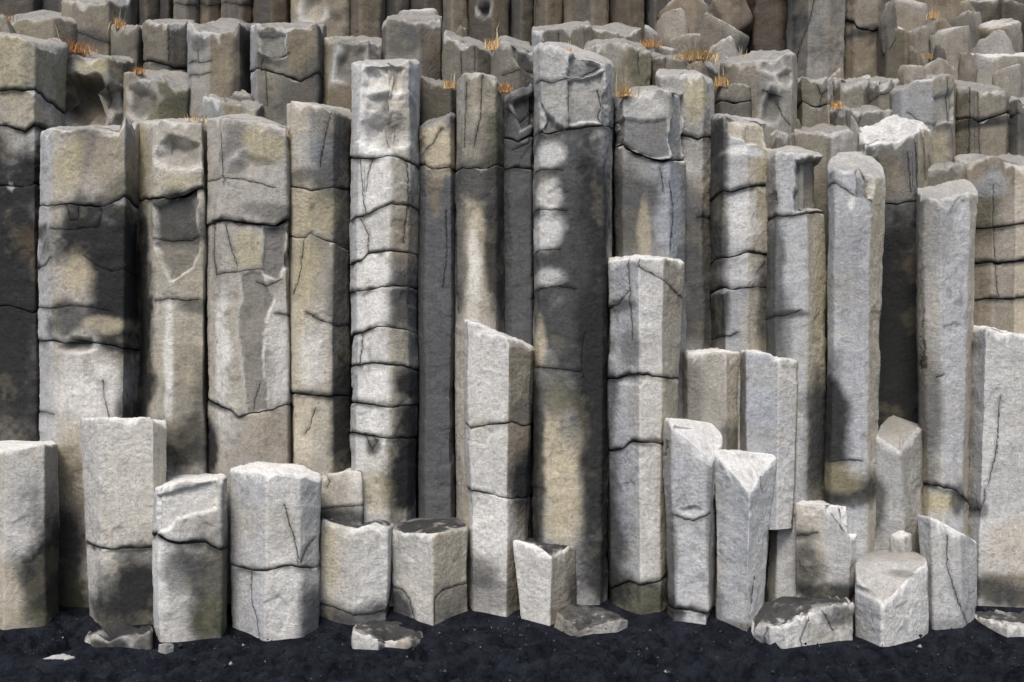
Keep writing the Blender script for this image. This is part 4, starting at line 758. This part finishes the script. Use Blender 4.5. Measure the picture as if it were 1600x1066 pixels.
# tall columns and rubble in the upper right corner
col('massive dark brown rock face left of the leaning grey column, top right', 11.0, [(1165, .3), (1180, .05), (1220, 0), (1252, .2)], [(1165, -90), (1252, -90)], base=4.4, tone='b', mix=[('k', .45)], res=.032, rough=3.5, group=GE)
col('leaning light grey column with dark left side rising out of the picture, top right', 10.4, [(1240, .14), (1268, .05), (1300, 0), (1328, .1)], [(1240, -110), (1328, -110)], bot=[1236, 1256, 1288, 1312], base=4.2, mix=[('d', .4)], rough=2.2, fac=[('k', .7), ('n', .2), ('t', .3)], cracks=[[(1272, 0), (1262, 40), (1250, 70), (1244, 100)]], res=.026, group=GE)
col('brown column with a dark joint, right of the leaning grey column', 10.5, [(1318, .12), (1335, .02), (1372, 0), (1386, .12)], [(1318, -110), (1386, -110)], base=4.2, joints=[[(1318, 30), (1340, 44), (1365, 48), (1386, 46)]], tone='t', mix=[('d', .35)], rough=2.2, stains=[(1350, 48, 30, 8, .7, 'k')], res=.026, group=GE)
col('dark olive upright block with pale right edge, right of the brown jointed column', 10.2, [(1376, .12), (1385, .03), (1416, 0), (1450, .14)], [(1376, 46), (1390, 42), (1416, 44), (1430, 60), (1450, 80)], base=4.0, back=[(1376, 36), (1450, 60)], tone='b', mix=[('n', .15)], fac=[('k', .5), ('g', .4), ('t', .4)], res=.026, group=GD)
col('dark square-cut block at the right edge among the rubble', 9.6, [(1514, .12), (1525, .02), (1570, 0), (1640, .05), (1680, .2)], [(1514, 92), (1540, 88), (1570, 88), (1680, 94)], base=3.8, back=[(1514, 84), (1680, 84)], mix=[('t', .3), ('d', .3)], res=.026, group=GD)
GR = 'broken stones heaped on the upper ledges'
R_ = [((618, 2, 692, 38), 10.3, 21, 'n', [('p', .4)], 'pale pointed stone with white top lying above the level-topped column'),
      ((1008, 26, 1032, 74), 9.6, 22, 'n', [('c', .3)], 'narrow upright grey stone behind an orange tuft'),
      ((1028, 4, 1084, 66), 10.0, 23, 't', [], 'tilted brown slab in the rubble right of the narrow upright stone'),
      ((1030, 62, 1060, 88), 9.5, 24, 'd', [], 'small dark stone under the tilted brown slab'),
      ((1048, 40, 1104, 84), 9.7, 25, 'n', [('w', .2)], 'ragged pale stone leaning over the large bright tuft'),
      ((1082, 4, 1178, 58), 10.3, 26, 'd', [('n', .3)], 'big rounded dark grey stone topping the rubble'),
      ((1088, 46, 1176, 108), 9.5, 27, 'n', [('c', .25)], 'blocky grey stone with white upper corner beside the large tuft'),
      ((1035, -20, 1120, 20), 10.8, 28, 't', [], 'brown stone cut by the top picture edge above the rubble'),
      ((1110, -30, 1185, 14), 11.0, 46, 'b', [], 'dark brown stone cut by the top edge, left of the massive brown face'),
      ((1172, 64, 1250, 96), 9.8, 29, 't', [], 'tan ledge stone at the foot of the massive brown face'),
      ((1282, 104, 1338, 134), 9.7, 30, 'n', [('t', .4)], 'small rounded tan stone at the foot of the leaning grey column'),
      ((1376, -12, 1462, 56), 10.8, 31, 't', [('n', .4)], 'large tan stone rising to a point near a tuft, top right'),
      ((1380, -6, 1408, 16), 10.2, 47, 'd', [('n', .3)], 'small dark stone at the very top perched left of the large tan stone'),
      ((1418, 36, 1468, 84), 10.2, 32, 'n', [('t', .35)], 'square pinkish-grey stone right of the dark olive block'),
      ((1464, 16, 1500, 70), 10.5, 33, 't', [], 'upright tan stone behind the white-faced tilted stone'),
      ((1466, 34, 1546, 100), 9.9, 34, 'n', [('t', .2)], 'tilted stone with a bright white right slope, upper right'),
      ((1486, 4, 1556, 50), 10.6, 35, 'd', [('n', .2)], 'dark-ended elongated stone slanting down to the right'),
      ((1444, 84, 1518, 128), 9.5, 36, 'n', [('w', .3)], 'pale flat-topped stone above the large slanting slate block'),
      ((1530, 38, 1600, 90), 10.0, 37, 'n', [('c', .2)], 'grey angular stone with a ridge near the right edge'),
      ((1545, 14, 1606, 62), 10.5, 38, 't', [], 'rounded tan stone at the right edge of the rubble'),
      ((1520, -30, 1580, 24), 11.2, 39, 'k', [], 'black stone at the top edge, far right'),
      ((1566, -25, 1640, 24), 11.4, 40, 'd', [], 'dim stone in the upper right corner'),
      ((1436, -40, 1528, 12), 11.5, 41, 't', [], 'flat brown stone cut by the top edge above the dark-ended stone'),
      ((1580, 70, 1650, 110), 9.7, 42, 'n', [], 'grey stone cut by the right edge above the square-cut block'),
      ((-40, 18, 24, 48), 9.45, 43, 'n', [('y', .3)], 'low stone in the upper left corner under a small tuft'),
      ((1226, 180, 1262, 206), 9.0, 44, 'd', [], 'small dark stone jammed behind the low two-faced stub'),
      ((1425, 62, 1450, 122), 9.9, 45, 't', [('d', .3)], 'tall thin brown stone beside the dark olive block')]
R_ += [((1196, 84, 1236, 104), 9.3, 51, 't', [], 'flat brown stone lying behind the hollowed pale block'),
       ((1336, 108, 1378, 132), 9.6, 52, 'n', [], 'small angular stone at the foot of the brown jointed column'),
       ((1410, 96, 1448, 126), 9.3, 53, 't', [], 'brown wedge of stone in front of the dark olive block'),
       ((1500, 76, 1532, 100), 9.6, 54, 'd', [], 'dark little stone tucked under the white-sloped tilted stone'),
       ((1560, 96, 1612, 120), 9.3, 55, 'n', [], 'angular chip resting low against the square-cut block at right'),
       ((1462, 66, 1482, 92), 9.7, 56, 'd', [], 'narrow dark stone left of the white-sloped tilted stone'),
       ((1500, -4, 1530, 20), 11.0, 57, 't', [], 'small tan stone behind the dark-ended elongated stone'),
       ((700, 36, 736, 62), 9.5, 58, 't', [], 'small brown stone on the seamed grey wedge'),
       ((352, 128, 392, 152), 8.95, 59, 'd', [], 'dark loose stone behind the low stub with olive face'),
       ((60, 50, 96, 74), 9.3, 60, 't', [('y', .2)], 'olive stone lodged left of the rust-red tuft'),
       ((1072, 92, 1112, 112), 8.85, 62, 't', [], 'brown flake of stone below the largest golden tuft'),
       ((1330, 176, 1352, 206), 8.75, 63, 'n', [], 'small grey stone against the white-topped block')]
for box, d, sd, tn, mx, lab in R_: rock(lab, box, d, sd, tone=tn, mix=list(mx) + [('d', .42), ('t', .25)], sub=4, sink=.5, group=GR, thick=1.0)

# the same cliff going on past both sides of the picture
for side, lab in ((1, 'plain basalt column of the cliff beyond the right picture edge'), (-1, 'plain basalt column of the cliff beyond the left picture edge')):
    for row, (dd_, y0, y1, bs_, wd) in enumerate(((8.1, 180, 420, -.25, 100), (9.1, 20, 120, -.25, 92), (10.8, -160, -100, 4.0, 70))):
        rr = random.Random(40 + row*3 + side); e0 = (1694 if side > 0 else -86) + side*(row == 2)*-60; k = 0
        while abs(e0 - 800) < 1300:
            ww = wd * rr.uniform(.75, 1.25); a_, b_ = (e0, e0 + ww) if side > 0 else (e0 - ww, e0)
            q = a_ + ww*rr.uniform(.35, .65); ty = rr.uniform(y0, y1)
            k += 1; o_ = ('first', 'second', 'third', 'fourth', 'fifth', 'sixth', 'seventh', 'eighth', 'ninth', 'tenth', 'eleventh', 'twelfth')[min(k, 12) - 1]
            lab = '%s %s column counted outwards beyond the %s picture edge' % (o_, ('tall main-wall', 'second-row', 'high backdrop')[row], 'right' if side > 0 else 'left')
            col(lab, dd_ + rr.uniform(-.15, .15), [(a_, .16), (q, 0), (b_, .16)], [(a_, ty), (q, ty + 4), (b_, ty - 6)], back=[(a_, ty - 10), (b_, ty - 10)], base=bs_, res=.045, ttone='n',
                mix=[('d', .2*row)], joints=[[(a_, ty + 120), (b_, ty + 126)]] if row == 0 else (), group='columns past the ' + ('right' if side > 0 else 'left') + ' picture edge')
            e0 += side*ww

# ------------------------------------------------------------------ dry grass tufts
def grass_mat():
    m, t, bs, N = nodes('dry_grass'); a = N('ShaderNodeAttribute', attribute_name='Col')
    t.links.new(a.outputs['Color'], bs.inputs['Base Color']); bs.inputs['Roughness'].default_value = .7
    return m
GRASS = grass_mat()
def tuft(label, px, py, wpx, hpx, d, seed, red=.5, n=110, tall=0, lean=0.0):
    rs = random.Random(seed); V, T, Cc = [], [], []
    W_, H_ = 1.2*wpx/F*d, .85*hpx/F*d; red = max(0, red - .12)
    ca, cb = np.array((.58, .42, .19)), np.array((.44, .19, .06))
    n = int(n*1.5)
    for i in range(n + tall):
        tl = i >= n
        bx, by = rs.gauss(0, .24)*W_, rs.gauss(0, .10)*W_
        h = H_ * (rs.uniform(.35, 1.0) if not tl else rs.uniform(1.6, 2.6)); a = rs.uniform(0, 2*math.pi); sp = (rs.uniform(.2, 1.0) * W_*.55 if not tl else rs.uniform(.1, .6)*W_)
        tip = np.array([bx + math.cos(a)*sp + lean*h, by + math.sin(a)*sp*.7, h]); b0 = np.array([bx, by, -.03])
        md = (b0 + tip)/2 + np.array([-math.cos(a)*sp*.15, 0, h*.18]); wd = rs.uniform(.002, .0048)
        s = np.array([math.cos(a+1.57), math.sin(a+1.57)*.5, 0])*wd; k = len(V)
        V += [b0-s, b0+s, md-s*.8, md+s*.8, tip]; T += [(k, k+1, k+3), (k, k+3, k+2), (k+2, k+3, k+4)]
        m = min(1, max(0, red + rs.uniform(-.35, .35))); c = (ca*(1-m) + cb*m) * rs.uniform(.7, 1.15)
        if tl: c = np.array((.5, .42, .27))
        Cc += [c]*5
    me = make_mesh('grass_tuft', np.array(V), np.zeros((0, 4), int), (), {'Col': np.array(Cc)}, tris=np.array(T))
    o = link('grass_tuft', me, GRASS, loc=(PX(px, d), d, PZ(py, d))); tag(o, label, 'grass', 'dry grass tufts on the ledges')
tuft('rust-red sprawling grass tuft on the hollowed olive block, upper left', 118, 80, 46, 20, 8.95, 1, .95, 160, 1, -.3)
tuft('orange tuft with tall spikes above the small brown stub, upper left', 186, 41, 16, 18, 9.8, 2, .7, 60, 4)
tuft('small orange tuft in the far upper left corner', 10, 29, 22, 9, 9.6, 3, .7, 60)
tuft('little rust tuft on the scalloped olive block', 216, 112, 20, 10, 8.85, 4, .85, 60)
tuft('sparse straw blades sticking up left of the overhanging pale cap', 308, 188, 34, 14, 8.3, 5, .1, 26, 4)
tuft('flattened yellow tuft on the right corner of the pale cap block', 440, 208, 26, 9, 8.15, 6, .2, 70, 0, -.6)
tuft('upright golden tuft on the grey wedge with seams', 771, 74, 22, 20, 8.95, 7, .4, 70, 2)
tuft('round yellow tuft with two long stalks, left of the pale-patched rounded column', 703, 134, 16, 14, 8.3, 8, .3, 70, 2)
tuft('dark orange tuft on the right shoulder of the pale-patched rounded column', 788, 140, 18, 16, 8.3, 9, .85, 70)
tuft('bright yellow tuft in the crack right of the tallest column', 976, 147, 26, 20, 8.15, 10, .12, 110, 3)
tuft('glowing orange tuft in front of the narrow upright grey stone', 1017, 70, 24, 16, 9.2, 11, .65, 90, 1)
tuft('largest golden tuft spilling over the tan block, right of centre', 1086, 92, 54, 20, 9.05, 12, .18, 240, 6, .15)
tuft('orange tuft beside the hollowed pale block', 1126, 131, 26, 17, 8.75, 13, .5, 90, 2)
tuft('thin straw tuft on the blocky grey stone', 1163, 92, 14, 12, 9.3, 14, .3, 20, 3)
tuft('tiny orange tuft at the foot of the plain tan square block', 1308, 166, 14, 14, 9.05, 15, .6, 50)
tuft('small bright tuft near the point of the large tan stone, top right', 1458, 26, 16, 14, 10.4, 16, .4, 60)
tuft('tiny glowing tuft above the pale flat-topped stone', 1450, 88, 12, 8, 9.8, 17, .6, 40)
tuft('few straw blades on the shattered cap of the tallest column', 892, 78, 8, 8, 8.0, 18, .2, 8, 2)

# ------------------------------------------------------------------ loose grit scattered over the sand
def grit():
    rs = np.random.RandomState(4); n = 5200
    x = rs.uniform(-5, 5, n); y = 8.0 - np.abs(rs.normal(0, .9, n)); r = rs.lognormal(math.log(.0055), .65, n).clip(.002, .026)
    z = sand_z(x, y) + r*.3
    O = np.array([(1, 0, 0), (-1, 0, 0), (0, 1, 0), (0, -1, 0), (0, 0, 1), (0, 0, -1)], float)
    Fc = np.array([(0, 2, 4), (2, 1, 4), (1, 3, 4), (3, 0, 4), (2, 0, 5), (1, 2, 5), (3, 1, 5), (0, 3, 5)])
    V = (O[None]*rs.uniform(.55, 1.2, (n, 6, 1)))*r[:, None, None] + np.stack([x, y, z], 1)[:, None]
    T = (Fc[None] + 6*np.arange(n)[:, None, None]).reshape(-1, 3)
    g = rs.choice([.012, .03, .08, .25], n, p=[.5, .33, .13, .04]); c = np.repeat(np.stack([g, g, g*1.03], 1), 6, 0)
    me = make_mesh('grit', V.reshape(-1, 3), np.zeros((0, 4), int), (), {'Col': c, 'cr': np.ones(len(c)), 'crm': np.zeros(len(c))}, tris=T)
    o = link('grit', me, BASALT); o['kind'] = 'stuff'; o['label'] = 'pale and dark grit scattered over the black sand'; o['category'] = 'gravel'
grit()

# sand drifted up against the feet of the columns
def drift():
    me = GROUND.data; nv = len(me.vertices); co = np.zeros(nv*3, np.float32); me.vertices.foreach_get('co', co); co = co.reshape(-1, 3)
    s = np.where((np.abs(co[:, 0]) < 5.3) & (co[:, 1] > 6.2) & (co[:, 1] < 8.7))[0]; q = co[s].astype(float)
    best = np.full(len(s), 9.0)
    for ft in FEET: best = np.minimum(best, np.abs(seg_dist(q[:, 0], q[:, 1], ft)[0]))
    flat = .15*sst(7.15, 8.0, q[:, 1]) + .025*noise(q*np.array([1, 1, 0]), 1.6, 113); w_ = np.exp(-(best/.16)**2)
    co[s, 2] = (co[s, 2]*(1-w_) + flat*w_ + .04*np.exp(-(best/.09)**2) * (1 + .7*noise(q*np.array([1, 1, 0]), 2.5, 111))).astype(np.float32)
    me.vertices.foreach_set('co', co.ravel()); me.update()
drift()
